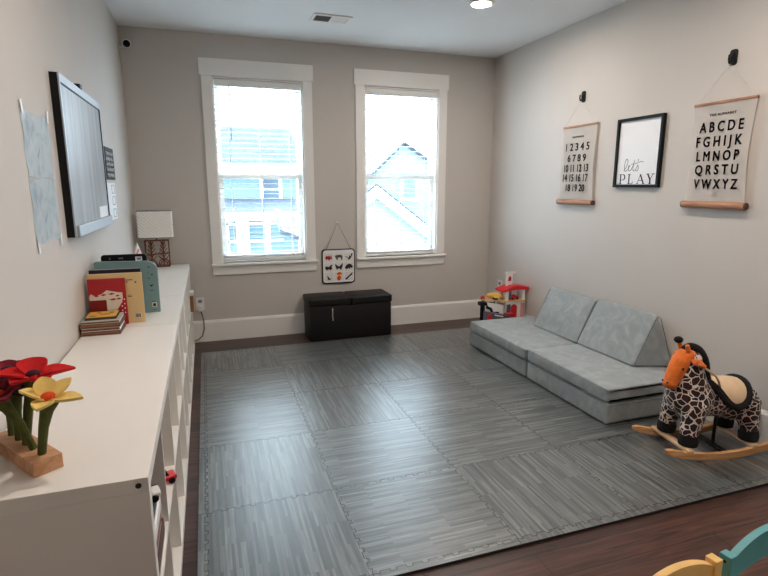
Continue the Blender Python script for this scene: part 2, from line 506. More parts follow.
def window(n, x0, x1):
    root = thing('window_%d' % n, None, None, ((x0 + x1) / 2, D, WZ0), kind='structure')
    cw = .086
    bm = B(); box(bm, x0 - cw - .016, x1 + cw + .012, D - .026, D, 2.322, 2.460, .002); add('head_casing', bm, TRIM, root)
    for s in (0, 1):
        a = x0 - cw if s == 0 else x1
        bm = B(); box(bm, a, a + cw, D - .02, D, WZ0, 2.322, .002); add('side_casing', bm, TRIM, root)
    bm = B(); box(bm, x0 - cw - .007, x1 + cw + .016, D - .05, D + .03, WZ0 - .02, WZ0, .004); add('sill', bm, TRIM, root)
    bm = B(); box(bm, x0 - cw - .001, x1 + cw + .004, D - .02, D, .613, WZ0 - .02, .002); add('apron', bm, TRIM, root)
    bm = B(); t = .012
    box(bm, x0, x0 + t, D, D + .12, WZ0, WZ1); box(bm, x1 - t, x1, D, D + .12, WZ0, WZ1)
    box(bm, x0 + t, x1 - t, D, D + .12, WZ1 - t, WZ1); box(bm, x0 + t, x1 - t, D + .03, D + .12, WZ0, WZ0 + t)
    add('jamb', bm, TRIM, root)
    a, b = x0 + t, x1 - t
    def sash(z0, z1, y, nm):
        bm = B(); s = .04; d = .028
        box(bm, a, a + s, y, y + d, z0, z1); box(bm, b - s, b, y, y + d, z0, z1)
        box(bm, a + s, b - s, y, y + d, z0, z0 + s); box(bm, a + s, b - s, y, y + d, z1 - s, z1)
        o = add('sash', bm, PLASTW, root)
        bm = B(); box(bm, a + s - .004, b - s + .004, y + .012, y + .016, z0 + s - .004, z1 - s + .004)
        add('glass', bm, GLASS, o)
    sash(1.468, WZ1 - t, D + .088, 'upper'); sash(WZ0 + t, 1.508, D + .058, 'lower')
    # daylight sampling at the opening
    return root
window(1, *W1); window(2, *W2)

def blind(x0, x1, label, zbot):
    root = thing('window_blind', label, 'blind', ((x0 + x1) / 2, D + .03, zbot), group='horizontal blinds in the two windows')
    a, b = x0 + .016, x1 - .016
    bm = B(); box(bm, a, b, D + .004, D + .052, 2.248, 2.303, .004); add('head_rail', bm, BLIND, root)
    bm = B(); z = 2.228; n = 0
    while z > zbot + .04:
        obox(bm, ((a + b) / 2, D + .028, z), (b - a, .046, .0028), (R(-5 + random.uniform(-1.2, 1.2)), 0, 0)); z -= .0445
    add('slats', bm, BLIND, root)
    bm = B()
    for k in range(3): obox(bm, ((a + b) / 2, D + .028, zbot + .026 + .007 * k), (b - a, .046, .0028), (0, 0, 0))
    box(bm, a, b, D + .006, D + .05, zbot, zbot + .022, .004); add('bottom_rail', bm, BLIND, root)
    for fx in (.14, .5, .86):
        x = a + (b - a) * fx
        bm = B(); box(bm, x - .0018, x + .0018, D + .004, D + .0055, zbot + .02, 2.25); box(bm, x - .0018, x + .0018, D + .0515, D + .053, zbot + .02, 2.25)
        add('ladder_cord', bm, BLIND, root)
    x = a + (b - a) * .165
    bm = B(); tube(bm, [(x, D - .002, 2.25), (x, D - .004, 1.80)], .004, 8); add('tilt_wand', bm, GREYP, root)
    return root
blind(*W1, 'white slatted blind in the window nearer the table lamp', .742)
blind(*W2, 'white slatted blind in the window nearer the play couch', .724)

# ---------------------------------------------------------------- outside
bm = B(); box(bm, -14, 26, D + 1.5, 40, -3.4, -3.2); add('ground', bm, GRASS, kind='structure')
def slab(bm, p0, p1, p2, p3, t):
    """a roof plane of thickness t from four corners"""
    a = [bm.verts.new(p) for p in (p0, p1, p2, p3)]; b = [bm.verts.new((p[0], p[1], p[2] - t)) for p in (p0, p1, p2, p3)]
    bm.faces.new(a); bm.faces.new(b[::-1])
    for i in range(4): bm.faces.new((a[i], b[i], b[(i + 1) % 4], a[(i + 1) % 4]))
hs = thing('house', 'blue-sided neighbouring house with porch seen through the window nearest the lamp', 'house', (0, 15.8, -3.2), group=None)
bm = B(); box(bm, -4, 2.3, 14, 17.6, -3.2, 1.75); add('wall', bm, SIDING, hs)
bm = B(); slab(bm, (-4.3, 13.6, 1.93), (2.45, 13.6, 1.93), (2.45, 15.9, 3.05), (-4.3, 15.9, 3.05), .1)
slab(bm, (-4.3, 18.2, 1.93), (2.45, 18.2, 1.93), (2.45, 15.9, 3.05), (-4.3, 15.9, 3.05), .1); add('roof', bm, SHING, hs)
bm = B(); box(bm, -4.3, 2.45, 13.5, 13.6, 1.66, 1.95); box(bm, -4.3, 2.45, 13.6, 14, 1.66, 1.7); add('fascia', bm, EXTW, hs)
for x in (-1.2, 1.63):
    bm = B(); box(bm, x - .28, x + .28, 13.95, 14.02, .95, 1.66); f = add('window_frame', bm, EXTW, hs)
    bm = B(); box(bm, x - .2, x + .2, 13.93, 13.955, 1.02, 1.3); box(bm, x - .2, x + .2, 13.93, 13.955, 1.34, 1.6); add('pane', bm, WINDK, f)
bm = B(); slab(bm, (-1.5, 11.9, .82), (1.95, 11.9, .82), (2.25, 14, 1.1), (-1.5, 14, 1.1), .05); add('porch_roof', bm, SHING, hs)
bm = B(); box(bm, -1.5, 1.98, 11.85, 11.95, .66, .83); add('porch_fascia', bm, EXTW, hs)
for x in (.30, .66, .80, 1.28):
    bm = B(); box(bm, x - .05, x + .05, 11.9, 12.0, -3.2, .66); add('porch_post', bm, EXTW, hs)
bm = B()
for x in (-.9, -.2, .5, 1.0): box(bm, x - .03, x + .03, 13.94, 14.0, -3.2, .9)
for z in (.45, .0, -.5): box(bm, -1.3, 1.9, 13.94, 14.0, z - .03, z + .03)
add('porch_trim', bm, EXTW, hs)
bm = B(); slab(bm, (1.25, 9.6, .63), (1.25, 10.6, 1.0), (2.7, 10.6, .46), (2.7, 9.6, .09), .08)
h3 = add('carport_roof', bm, SHING2, label='low pale sloping roof outside beyond the window nearest the lamp', cat='roof')
bm = B(); 
h2 = thing('house', 'pale blue gabled house with white rake boards seen through the window nearest the couch', 'house', (4, 15, -3.2))
ap = (3.85, 1.46)
bm = B(); prism(bm, [(2.75, -3.2), (6.6, -3.2), (6.6, -.7), (ap[0], ap[1] - .1), (2.75, .45)], 1, 12.15, 15); add('wall', bm, SIDING2, h2)
bm = B()
slab(bm, (ap[0], 11.95, ap[1]), (7.0, 11.95, ap[1] - 2.36), (7.0, 15, ap[1] - 2.36), (ap[0], 15, ap[1]), .06)
slab(bm, (ap[0], 11.95, ap[1]), (2.6, 11.95, ap[1] - .95), (2.6, 15, ap[1] - .95), (ap[0], 15, ap[1]), .06); add('roof', bm, SHING2, h2)
for s in (1, -1):
    bm = B()
    ex = 3.1 if s > 0 else -1.2
    prism(bm, [(ap[0], ap[1] - .06), (ap[0] + ex, ap[1] - .06 - .75 * abs(ex)), (ap[0] + ex, ap[1] - .32 - .75 * abs(ex)), (ap[0], ap[1] - .32)], 1, 11.93, 12.05)
    add('rake_board', bm, EXTW, h2)
bm = B(); prism(bm, [(4.6, -3.2), (9.6, -3.2), (9.6, .9), (6.4, 2.8), (4.6, 1.2)], 1, 17, 20); h4w = B()
h4 = thing('house', 'farthest pale house whose gable rises behind the rake boards in the couch-side window', 'house', (7, 18, -3.2))
add('wall', bm, SIDING2, h4); h4w.free()
bm = B(); slab(bm, (6.4, 16.8, 2.85), (9.9, 16.8, .7), (9.9, 20, .7), (6.4, 20, 2.85), .08); slab(bm, (6.4, 16.8, 2.85), (4.2, 16.8, .85), (4.2, 20, .85), (6.4, 20, 2.85), .08)
add('roof', bm, SHING2, h4)
bm = B(); box(bm, 6.3, 6.9, 16.9, 17.02, .9, 1.7); f = add('window_frame', bm, EXTW, h4)
bm = B(); box(bm, 6.38, 6.82, 16.86, 16.91, .98, 1.62); add('pane', bm, WINDK, f)

# ---------------------------------------------------------------- ceiling fittings
def downlight(x, y, label):
    root = thing('recessed_light', label, 'ceiling light', (x, y, H), group='recessed ceiling lights')
    bm = B(); lathe(bm, [(.062, -.002), (.07, -.008), (.088, -.006), (.092, 0), (.062, 0)], (x, y, H), 32); add('trim_ring', bm, PLASTW, root, True)
    bm = B(); lathe(bm, [(.0001, -.004), (.063, -.004), (.063, -.001), (.0001, -.001)], (x, y, H), 32); add('lens', bm, EMIT, root, True)
    return root
dl = downlight(1.915, 3.55, 'lit round recessed ceiling light near the right wall')
for x, y, lb in ((1.915, 1.75, 'unseen recessed ceiling light added for brightness over the rocking giraffe end of the room'), (.45, 1.75, 'unseen recessed ceiling light added for brightness over the nearest white shelf'), (1.915, -.05, 'round recessed ceiling light over the small painted chairs')):  # the mid-room pair is unseen, added to brighten the interior
    copy_thing(dl, (x, y, H), label=lb)
vt = thing('ceiling_vent', 'white rectangular air vent in the ceiling near the far wall', 'vent', (.99, 4.21, H))
bm = B()
x0, x1, y0, y1 = .845, 1.138, 4.115, 4.300
for a in ((x0, x1, y0, y0 + .024), (x0, x1, y1 - .024, y1), (x0, x0 + .02, y0 + .024, y1 - .024), (x1 - .02, x1, y0 + .024, y1 - .024), (.985, .997, y0 + .024, y1 - .024)):
    box(bm, *a, H - .010, H)
add('frame', bm, PLASTW, vt)
bm = B(); box(bm, x0 + .02, x1 - .02, y0 + .024, y1 - .024, H - .002, H - .0005); add('duct_shade', bm, DARK, vt)  # flat dark plate painted as the shade inside the duct
bm = B()
for k in range(9): obox(bm, (.925, y0 + .034 + k * .0147, H - .0055), (.12, .004, .006), (R(30), 0, 0))
add('louver', bm, GREYP, vt)
bm = B()
for k in range(9): obox(bm, (1.057, y0 + .034 + k * .0147, H - .0055), (.12, .0125, .002), (R(-20), 0, 0))
add('louver', bm, PLASTW, vt)

# security camera high in the corner
sx = thing('security_camera', 'small white camera with black lens high in the corner above the lamp', 'camera', (XL, 4.84, 2.46))
bm = B(); lathe(bm, [(.0001, 0), (.026, 0), (.026, .008), (.0001, .008)], (0, 0, 0), 20, Matrix.Translation((XL, 4.84, 2.475)) @ Matrix.Rotation(R(90), 4, 'Y')); add('wall_plate', bm, PLASTW, sx, True)
bm = B(); tube(bm, [(XL + .006, 4.84, 2.475), (XL + .03, 4.835, 2.478), (XL + .045, 4.82, 2.49)], .009, 10); add('arm', bm, PLASTW, sx, True)
dirv = (Vector((.05, 0, 1.5)) - Vector((-.52, 4.8, 2.505))).normalized()
q = dirv.to_track_quat('Z', 'Y').to_matrix().to_4x4()
bm = B(); lathe(bm, [(.0001, -.04), (.022, -.038), (.036, -.02), (.038, .02), (.034, .03), (.03, .028)], (0, 0, 0), 28, Matrix.Translation((-.509, 4.805, 2.500)) @ q @ Matrix.Scale(.86, 4)); add('housing', bm, PLASTW, sx, True)
bm = B(); lathe(bm, [(.0001, .027), (.031, .027), (.028, .034), (.015, .039), (.0001, .04)], (0, 0, 0), 28, Matrix.Translation((-.509, 4.805, 2.500)) @ q @ Matrix.Scale(.86, 4)); add('lens', bm, BLACK, sx, True)

# ---------------------------------------------------------------- outlets and cord
def outlet_plate(root, x0, x1, y0, y1, z0, z1, nx):
    bm = B(); box(bm, x0, x1, y0, y1, z0, z1, .002); p = add('face_plate', bm, PLASTW, root)
ot = thing('wall_outlet', 'white outlet on the far wall beside the white cabinets with a plug in it', 'outlet', (-.10, D, .30))
outlet_plate(ot, -.135, -.065, D - .006, D, .298, .412, 0)
bm = B()
for z in (.335, .380): prism(bm, rrect(-.117, -.083, z - .015, z + .015, .008), 1, D - .008, D - .0055)
add('socket', bm, GREYP, ot)
cd = thing('power_cord', 'white plug and brown cord hanging from the outlet beside the cabinets', 'cord', (-.1, D - .02, 0))
bm = B(); box(bm, -.12, -.082, D - .05, D - .008, .295, .35, .006); add('plug', bm, PLASTW, cd)
bm = B(); tube(bm, [(-.1, D - .03, .297), (-.088, D - .03, .26), (-.078, D - .03, .2), (-.08, D - .03, .12), (-.10, D - .03, .06), (-.135, D - .03, .03), (-.17, D - .03, .02)], .0045, 8); add('cable', bm, CORDB, cd, True)
o2 = thing('wall_outlet', 'white outlet on the right wall behind the toy garage', 'outlet', (XR, 4.66, .33))
bm = B(); box(bm, XR - .006, XR, 4.612, 4.70, .335, .452, .002); add('face_plate', bm, PLASTW, o2)
bm = B()
for z in (.37, .416): prism(bm, rrect(4.636, 4.676, z - .015, z + .015, .008), 0, XR - .008, XR - .0055)
add('socket', bm, GREYP, o2)

# ---------------------------------------------------------------- foam mat of interlocking tiles
X1, Y1, S = .498, 2.181, .61
cols = [-.112, X1, X1 + S, X1 + 2 * S, X1 + 3 * S, 2.80]
rows = [1.571, Y1, Y1 + S, Y1 + 2 * S, Y1 + 3 * S, 4.535]
PAT = ['YYXXY', 'XXYYX', 'YXXYY', 'YXXYY', 'YXXYY']
mat_root = thing('foam_floor_mat', 'grey wood-print foam mat of interlocking tiles covering the dark floor', 'floor mat', (1.2, 3.0, 0))
EDG = .034
def teeth(a, b, n, amp, plain):
    """points from a to b (2D); jigsaw teeth unless plain"""
    a, b = Vector(a), Vector(b)
    if plain: return [a]
    d = (b - a); L = d.length; u = d / L; w = Vector((-u.y, u.x)); pts = [a]
    m = 2 * n + 1
    for k in range(1, m):
        t = L * k / m
        s0 = amp * (1 if (k - 1) % 2 else -1) ; s1 = -s0
        fl = .12 * L / m
        pts.append(a + u * (t + (fl if s0 > 0 else -fl)) + w * s0); pts.append(a + u * (t + (fl if s0 > 0 else -fl)) + w * s1)
    return pts
def flat_tile(name, poly, mat, c):
    bm = B()
    vs = [bm.verts.new((p[0] - c[0], p[1] - c[1], MT)) for p in poly]
    f = bm.faces.new(vs); f.normal_update()
    if f.normal.z < 0: f.normal_flip()
    bmesh.ops.inset_individual(bm, faces=[f], thickness=.0009, depth=0, use_even_offset=True)
    keep = set(f.verts)
    for v in bm.verts:
        if v not in keep: v.co.z = MT - .0048
    ed = [e for e in bm.edges if e.is_boundary]
    g = bmesh.ops.extrude_edge_only(bm, edges=ed)
    for v in g['geom']:
        if isinstance(v, bmesh.types.BMVert): v.co.z = .0005
    bmesh.ops.triangulate(bm, faces=[x for x in bm.faces if len(x.verts) > 4])
    me = bpy.data.meshes.new(name); bm.normal_update(); bm.to_mesh(me); bm.free()
    o = bpy.data.objects.new(name, me); COL.objects.link(o); me.materials.append(mat)
    me.materials.append(EDGEF)
    for p in me.polygons:
        if min(me.vertices[i].co.z for i in p.vertices) < MT - .002: p.material_index = 1
    o.parent = mat_root; o.location = (c[0] - 1.2, c[1] - 3.0, 0)
    return o
def seam_line(p, q, n=9): return teeth(p, q, n, .0065, False) + [Vector(q)]
NT_ = 9
xin = [cols[0] + EDG] + cols[1:5] + [cols[5]]; yin = [rows[0] + EDG] + rows[1:5] + [rows[5] - EDG]
for i in range(5):
    for j in range(5):
        xa, xb, ya, yb = xin[i], xin[i + 1], yin[j], yin[j + 1]
        bottom = seam_line((xa, ya), (xb, ya)); top = seam_line((xa, yb), (xb, yb))
        left = seam_line((xa, ya), (xa, yb))
        right = seam_line((xb, ya), (xb, yb)) if i < 4 else [Vector((xb, ya)), Vector((xb, yb))]
        poly = bottom[:-1] + right[:-1] + top[::-1][:-1] + left[::-1][:-1]
        flat_tile('tile', poly, TX if PAT[i][j] == 'X' else TY, ((xa + xb) / 2, (ya + yb) / 2))
for i in range(5):
    xa, xb = (cols[0] if i == 0 else xin[i]), xin[i + 1]
    for ya, yb, yt in ((rows[0], yin[0], yin[0]), (rows[5], yin[5], yin[5])):
        sl = seam_line((xin[i], yt), (xin[i + 1], yt))
        if i == 0: sl = [Vector((cols[0], yt))] + sl
        flat_tile('edge_strip', [Vector((xa, ya)), Vector((xb, ya))] + sl[::-1], TX if PAT[i][0 if ya < 2 else 4] == 'X' else TY, ((xa + xb) / 2, ya))
for j in range(5):
    sl = seam_line((xin[0], yin[j]), (xin[0], yin[j + 1]))
    flat_tile('edge_strip', [Vector((cols[0], yin[j + 1])), Vector((cols[0], yin[j]))] + sl, TX if PAT[0][j] == 'X' else TY, (cols[0], (yin[j] + yin[j + 1]) / 2))

# ---------------------------------------------------------------- white cube shelving along the left wall
def cabinet(y0, y1, n, label):
    root = thing('cube_shelf', label, 'shelf unit', ((XL + CXF) / 2, (y0 + y1) / 2, 0), group='white cube shelf units along the left wall')
    xb, xf = XL + .018, CXF; t = .036; u = .016
    bm = B(); box(bm, XL + .008, xf, y0, y1, CT - t, CT, .0015); add('top', bm, WHITE, root)
    bm = B(); box(bm, xb, xf, y0, y1, 0, t, .0015); add('bottom', bm, WHITE, root)
    for a in (y0, y1 - t):
        bm = B(); box(bm, xb, xf, a, a + t, t, CT - t, .001); p = add('side_panel', bm, WHITE, root)
        if a == y0:
            bm = B(); lathe(bm, [(.0001, 0), (.0068, 0), (.0068, .0012), (.0001, .0012)], (0, 0, 0), 16, Matrix.Translation((xf - .022, y0, CT - .018)) @ Matrix.Rotation(R(90), 4, 'X'))
            add('screw_hole', bm, DARK, p)
    zm = CT / 2
    bm = B(); box(bm, xb, xf - .003, y0 + t, y1 - t, zm - u / 2, zm + u / 2); add('middle_shelf', bm, WHITE, root)
    w = (y1 - y0 - 2 * t - (n - 1) * u) / n
    for k in range(1, n):
        a = y0 + t + k * w + (k - 1) * u
        for za, zb in ((t, zm - u / 2), (zm + u / 2, CT - t)):
            bm = B(); box(bm, xb, xf - .003, a, a + u, za, zb); add('divider', bm, WHITE, root)
    return root
cabinet(1.232, 2.698, 4, 'long white cube shelf nearest the viewer with felt flowers on top')
cabinet(2.701, 3.420, 2, 'short middle white cube shelf under the standing teal and black cases')
cabinet(3.423, 4.815, 4, 'far white cube shelf against the window wall under the lamp')

ZS = CT / 2 + .008
# things inside the shelves
def game_box(x0, x1, y0, y1, z0, z1, m, label):
    r = thing('game_box', label, 'box', ((x0 + x1) / 2, (y0 + y1) / 2, z0), group='game boxes stacked in the nearest cubby')
    bm = B(); box(bm, x0, x1, y0, y1, z0, z0 + (z1 - z0) * .35, .001); add('tray', bm, GREYBK, r)
    bm = B(); box(bm, x0 - .001, x1 + .001, y0 - .001, y1 + .001, z0 + (z1 - z0) * .3, z1, .001); add('lid', bm, m, r)
zz = ZS
for k, (h, m, nm) in enumerate(((.055, BRNBK, 'brown game box at the bottom of the cubby pile'), (.05, DREDBK, 'dark red game box second from the bottom of the cubby pile'), (.045, PAPER, 'white game box third from the bottom of the cubby pile'), (.05, NAVY, 'navy game box directly under the black and white toy car'))):
    game_box(-.46, -.176 - .004 * (k % 2), 1.285, 1.54 - .02 * k, zz, zz + h, m, nm); zz += h + .0005
def toy_car(loc, rz, body, label, s=1.0, roofm=None):
    r = thing('toy_car', label, 'toy car', loc, rz)
    bm = B(); box(bm, -.05 * s, .05 * s, -.024 * s, .024 * s, .01 * s, .032 * s, .007 * s, 3); add('body', bm, body, r, True, local=True)
    bm = B(); prism(bm, [(-.03 * s, .030 * s), (.026 * s, .030 * s), (.012 * s, .052 * s), (-.022 * s, .052 * s)], 1, -.02 * s, .02 * s, .004 * s); add('cabin', bm, roofm or BLACK, r, True, local=True)
    for x in (-.03, .03):
        for y in (-.024, .024):
            bm = B(); lathe(bm, [(.0001, -.006 * s), (.010 * s, -.006 * s), (.012 * s, -.003 * s), (.012 * s, .003 * s), (.010 * s, .006 * s), (.0001, .006 * s)], (0, 0, 0), 14, Matrix.Translation((x * s, y * s, .012 * s)) @ Matrix.Rotation(R(90), 4, 'X')); add('wheel', bm, BLACK, r, True, local=True)
    return r
toy_car((-.205, 1.40, zz + .0005), R(15), PLASTW, 'black and white toy car on the game boxes in the nearest cubby', .85)
toy_car((-.205, 1.84, ZS + .0005), R(20), REDP, 'red toy car with black wheels on the middle shelf edge', .95)
bn = thing('storage_bin', 'small brown woven bin with white rim poking out of the far cube shelf', 'bin', (-.25, 4.55, ZS))
bm = B(); box(bm, -.40, -.143, 4.51, 4.60, ZS + .0005, .515, .004); add('body', bm, WICKER, bn)
bm = B(); box(bm, -.403, -.139, 4.505, 4.605, .515, .548, .004); add('rim', bm, PLASTW, bn)

# ---------------------------------------------------------------- things on the shelf top
# flat book stack
def book(x0, x1, y0, y1, z0, z1, cm, label, yaw=0.0, spine='x1'):
    r = thing('book', label, 'book', ((x0 + x1) / 2, (y0 + y1) / 2, z0), yaw, group='books lying in the flat stack')
    a, b, c, d = -(x1 - x0) / 2, (x1 - x0) / 2, -(y1 - y0) / 2, (y1 - y0) / 2; h = z1 - z0; t = .0022
    bm = B(); box(bm, a, b, c, d, 0, t); box(bm, a, b, c, d, h - t, h); box(bm, b - t, b, c, d, t, h - t)
    add('cover', bm, cm, r, local=True)
    bm = B(); box(bm, a + .002, b - t, c + .002, d - .002, t, h - t); add('pages', bm, PAGES, r, local=True)
    return r
zz = CT + .0005
for k, (h, m, nm) in enumerate(((.018, BRNBK, 'brown-paged hardback at the bottom of the flat book stack'), (.016, PAPER, 'white-spined book second from the bottom of the flat stack'), (.018, BRNBK, 'thin brown book third from the bottom of the flat stack'), (.012, GREYBK, 'light grey book under the yellow book on the flat stack'))):
    book(-.568 + .003 * (k % 2), -.407 + .004 * ((k + 1) % 2), 2.582 + .004 * (k % 2), 2.745, zz, zz + h, m, nm, R((-1, .6, -.5, .8)[k])); zz += h + .0004
yb = book(-.553, -.423, 2.612, 2.748, zz, zz + .010, BLACK, 'yellow picture book with dark edges on top of the flat stack', R(1)); ztop = zz
bm = B(); box(bm, -.062, .062, -.062, .064, .010, .0106); f = add('cover_picture', bm, YELBK, yb, local=True)
bm = B()
for x, y, rx, ry in ((-.035, -.03, .02, .008), (.01, .0, .028, .01), (-.02, .035, .012, .01), (.035, .03, .012, .014)):
    ball(bm, (x, y, .0104), (rx, ry, .0006), 10)
add('picture_shape', bm, BRNBK, f, local=True)

def upright(name, label, cat, x0, x1, y0, y1, z1, m, group=None):
    r = thing(name, label, cat, ((x0 + x1) / 2, (y0 + y1) / 2, CT), group=group)
    return r
# red book
r = upright('picture_book', 'red picture book standing behind the flat book stack', 'book', -.558, -.392, 2.756, 2.768, .97, REDBK)
bm = B(); box(bm, -.556, -.392, 2.760, 2.772, CT + .0005, .970, .003); cv = add('cover', bm, REDBK, r)
bm = B()
prism(bm, [(-.552, .885), (-.545, .900), (-.53, .890), (-.50, .896), (-.475, .915), (-.45, .908), (-.425, .902), (-.408, .90), (-.408, .872), (-.415, .85), (-.44, .81), (-.47, .81), (-.552, .87)], 1, 2.7592, 2.7602); add('cover_picture', bm, CREAMP, cv)
bm = B(); prism(bm, rrect(-.554, -.48, .79, .868, .004), 1, 2.7588, 2.7594); add('title_panel', bm, DREDBK, cv)
bm = B()
for x, z, w in ((-.52, .888, .012), (-.49, .892, .014), (-.455, .895, .016), (-.43, .885, .01), (-.45, .868, .02), (-.425, .87, .012)): prism(bm, [(x - w, z), (x, z - .004), (x + w, z + .002), (x, z + .006)], 1, 2.7585, 2.7592)
add('picture_shape', bm, REDBK, cv)
bm = B()
for k in range(8): ball(bm, (-.402 - .012 * (k % 2), 2.7598, .80 + .011 * k), (.0028, .0006, .003), 8)
add('dot', bm, PAPER, cv)
# tan book
r = upright('picture_book', 'buff covered board book standing behind the red picture book', 'book', -.56, -.318, 2.776, 2.79, .99, TANBK)
bm = B(); box(bm, -.560, -.318, 2.777, 2.790, CT + .0005, .992, .003); cv = add('cover', bm, TANBK, r)
bm = B(); box(bm, -.362, -.334, 2.7762, 2.7772, .765, .790); bc = add('barcode_panel', bm, CREAMP, cv)
bm = B()
for k in range(7): box(bm, -.360 + .0036 * k, -.3584 + .0036 * k + .0006 * (k % 3), 2.7757, 2.7763, .768, .787)
add('bars', bm, INK, bc)
bm = B(); box(bm, -.392, -.360, 2.7762, 2.7772, .955, .959); box(bm, -.392, -.382, 2.7762, 2.7772, .945, .949); box(bm, -.388, -.368, 2.7762, 2.7772, .873, .876); box(bm, -.388, -.368, 2.7762, 2.7772, .880, .882)
ball(bm, (-.348, 2.7768, .945), (.005, .0008, .004), 10); add('cover_marks', bm, INK, cv)
# navy
bm = B(); box(bm, -.560, -.330, 2.845, 2.858, CT + .0005, 1.002, .002)
r = upright('picture_book', 'navy book standing between the buff book and the teal case', 'book', -.56, -.33, 2.845, 2.858, 1.0, NAVY); cv = add('cover', bm, NAVY, r)
bm = B(); box(bm, -.558, -.332, 2.847, 2.856, CT + .003, 1.0025); add('pages', bm, GREYBK, r)
# teal case
r = upright('puzzle_case', 'teal grey case with rounded corner and small bird marks standing upright', 'case', -.56, -.265, 2.985, 3.01, 1.02, TEALBK)
pl = [(-.562, CT + .0005), (-.264, CT + .0005), (-.264, .955)] + [(-.314 + .05 * math.cos(R(a)), .968 + .05 * math.sin(R(a))) for a in range(0, 91, 15)] + [(-.555, 1.024), (-.562, 1.017)]
bm = B(); prism(bm, pl, 1, 2.986, 3.012, .003); cv = add('shell', bm, TEALBK, r)
bm = B()
for x, z, a in ((-.305, .985, 1), (-.292, .945, 1.1), (-.308, .925, .9), (-.298, .885, 1.6), (-.31, .955, .7)):
    prism(bm, [(x - .007 * a, z + .004 * a), (x, z - .003 * a), (x + .008 * a, z + .005 * a), (x + .002 * a, z + .003 * a)], 1, 2.9850, 2.9862)
box(bm, -.308, -.288, 2.985, 2.9862, .86, .863); box(bm, -.302, -.286, 2.985, 2.9862, .80, .803); box(bm, -.31, -.283, 2.985, 2.9862, .752, .7545)
add('print_marks', bm, INK, cv)
bm = B(); box(bm, -.302, -.279, 2.9846, 2.9862, .770, .794); lb = add('label', bm, CREAMP, cv)
bm = B(); box(bm, -.298, -.284, 2.984, 2.9847, .774, .790); add('label_picture', bm, INK, lb)
# black case
r = upright('tablet_case', 'black flat case standing behind the teal case', 'case', -.545, -.322, 3.10, 3.12, 1.04, BLACK)
bm = B(); prism(bm, rrect(-.545, -.322, CT + .0005, 1.043, .012), 1, 3.10, 3.122, .003); cv = add('shell', bm, BLACK, r)
bm = B(); box(bm, -.378, -.345, 3.0992, 3.1004, 1.008, 1.030); lb = add('label', bm, PAPER, cv)
bm = B(); box(bm, -.372, -.351, 3.0986, 3.0993, 1.013, 1.025); add('label_picture', bm, GREYP, lb)
bm = B()
for x in (-.505, -.46, -.452, -.444): box(bm, x, x + .005, 3.0992, 3.1004, 1.02, 1.028)
add('print_marks', bm, GREYP, cv)
# party hat cone
r = thing('party_hat', 'small white and pink cone behind the black case', 'party hat', (-.44, 3.75, CT))
bm = B(); lathe(bm, [(.090, .0005), (.001, .305)], (-.44, 3.75, CT), 24); add('cone', bm, PAPER, r, True)
bm = B()
tube(bm, [(-.44 + (.0905 - .089 * t) * math.cos(4 + 9 * t), 3.75 + (.0905 - .089 * t) * math.sin(4 + 9 * t), CT + .006 + .298 * t) for t in [k / 60 for k in range(52)]], .006, 6); add('ribbon', bm, PINKT, r, True)

# table lamp
lp = thing('table_lamp', 'lamp with rectangular zigzag white shade and copper lattice base', 'lamp', (-.40, 4.725, CT))
x0, x1 = -.538, -.272; yc = 4.735; yd = .058
bm = B()
outer = rrect(x0, x1, yc - yd, yc + yd, .01, 3); inner = rrect(x0 + .004, x1 - .004, yc - yd + .004, yc + yd - .004, .008, 3)
za, zb = .985, 1.205; n = len(outer)
ro = [[bm.verts.new((p[0], p[1], z)) for p in outer] for z in (za, zb)]; ri = [[bm.verts.new((p[0], p[1], z)) for p in inner] for z in (za, zb)]
for k in range(n):
    j = (k + 1) % n
    bm.faces.new((ro[0][k], ro[0][j], ro[1][j], ro[1][k])); bm.faces.new((ri[0][j], ri[0][k], ri[1][k], ri[1][j]))
    bm.faces.new((ro[1][k], ro[1][j], ri[1][j], ri[1][k])); bm.faces.new((ro[0][j], ro[0][k], ri[0][k], ri[0][j]))
sh = add('lamp_shade', bm, SHADE, lp)
bm = B()
bm.free()
for z in (za, zb):
    bm = B(); loop_tube(bm, [(p[0], p[1], z) for p in outer], .0035, 6); add('rim', bm, GREYP, sh)
bm = B(); box(bm, -.495, -.312, yc - .04, yc + .04, CT + .0005, CT + .012, .003); box(bm, -.500, -.308, yc - .03, yc + .03, .955, .965, .003); tube(bm, [(-.405, yc, .96), (-.405, yc, 1.09)], .006, 8)
box(bm, -.54, -.27, yc - .003, yc + .003, 1.083, 1.089); tube(bm, [(-.405, yc, 1.09), (-.405, yc, 1.12)], .012, 8)
add('base_frame', bm, COPPER, lp)
bm = B()
for yy in (yc - .024, yc + .024):
    for cx in (-.450, -.358):
        tube(bm, [(cx, yy, CT + .01), (cx, yy, .957)], .0042, 6)
        for k in range(5):
            w = .040 - .006 * k; z = CT + .05 + .03 * k
            for s in (-1, 1):
                tube(bm, [(cx, yy, z), (cx + s * w * .5, yy, z + .018), (cx + s * w, yy, z + .042)], .0030, 5)
    for cx, rr in ((-.358, .042), (-.358, .028), (-.450, .036)):
        tube(bm, [(cx + rr * math.cos(R(a)), yy, CT + .012 + 1.3 * rr * math.sin(R(a))) for a in range(0, 181, 18)], .0030, 5)
    tube(bm, [(-.495, yy, CT + .10), (-.312, yy, CT + .112)], .0030, 5)
    for x in (-.494, -.313): tube(bm, [(x, yy, CT + .01), (x, yy, .957)], .0036, 5)
add('lattice', bm, COPPER, lp)

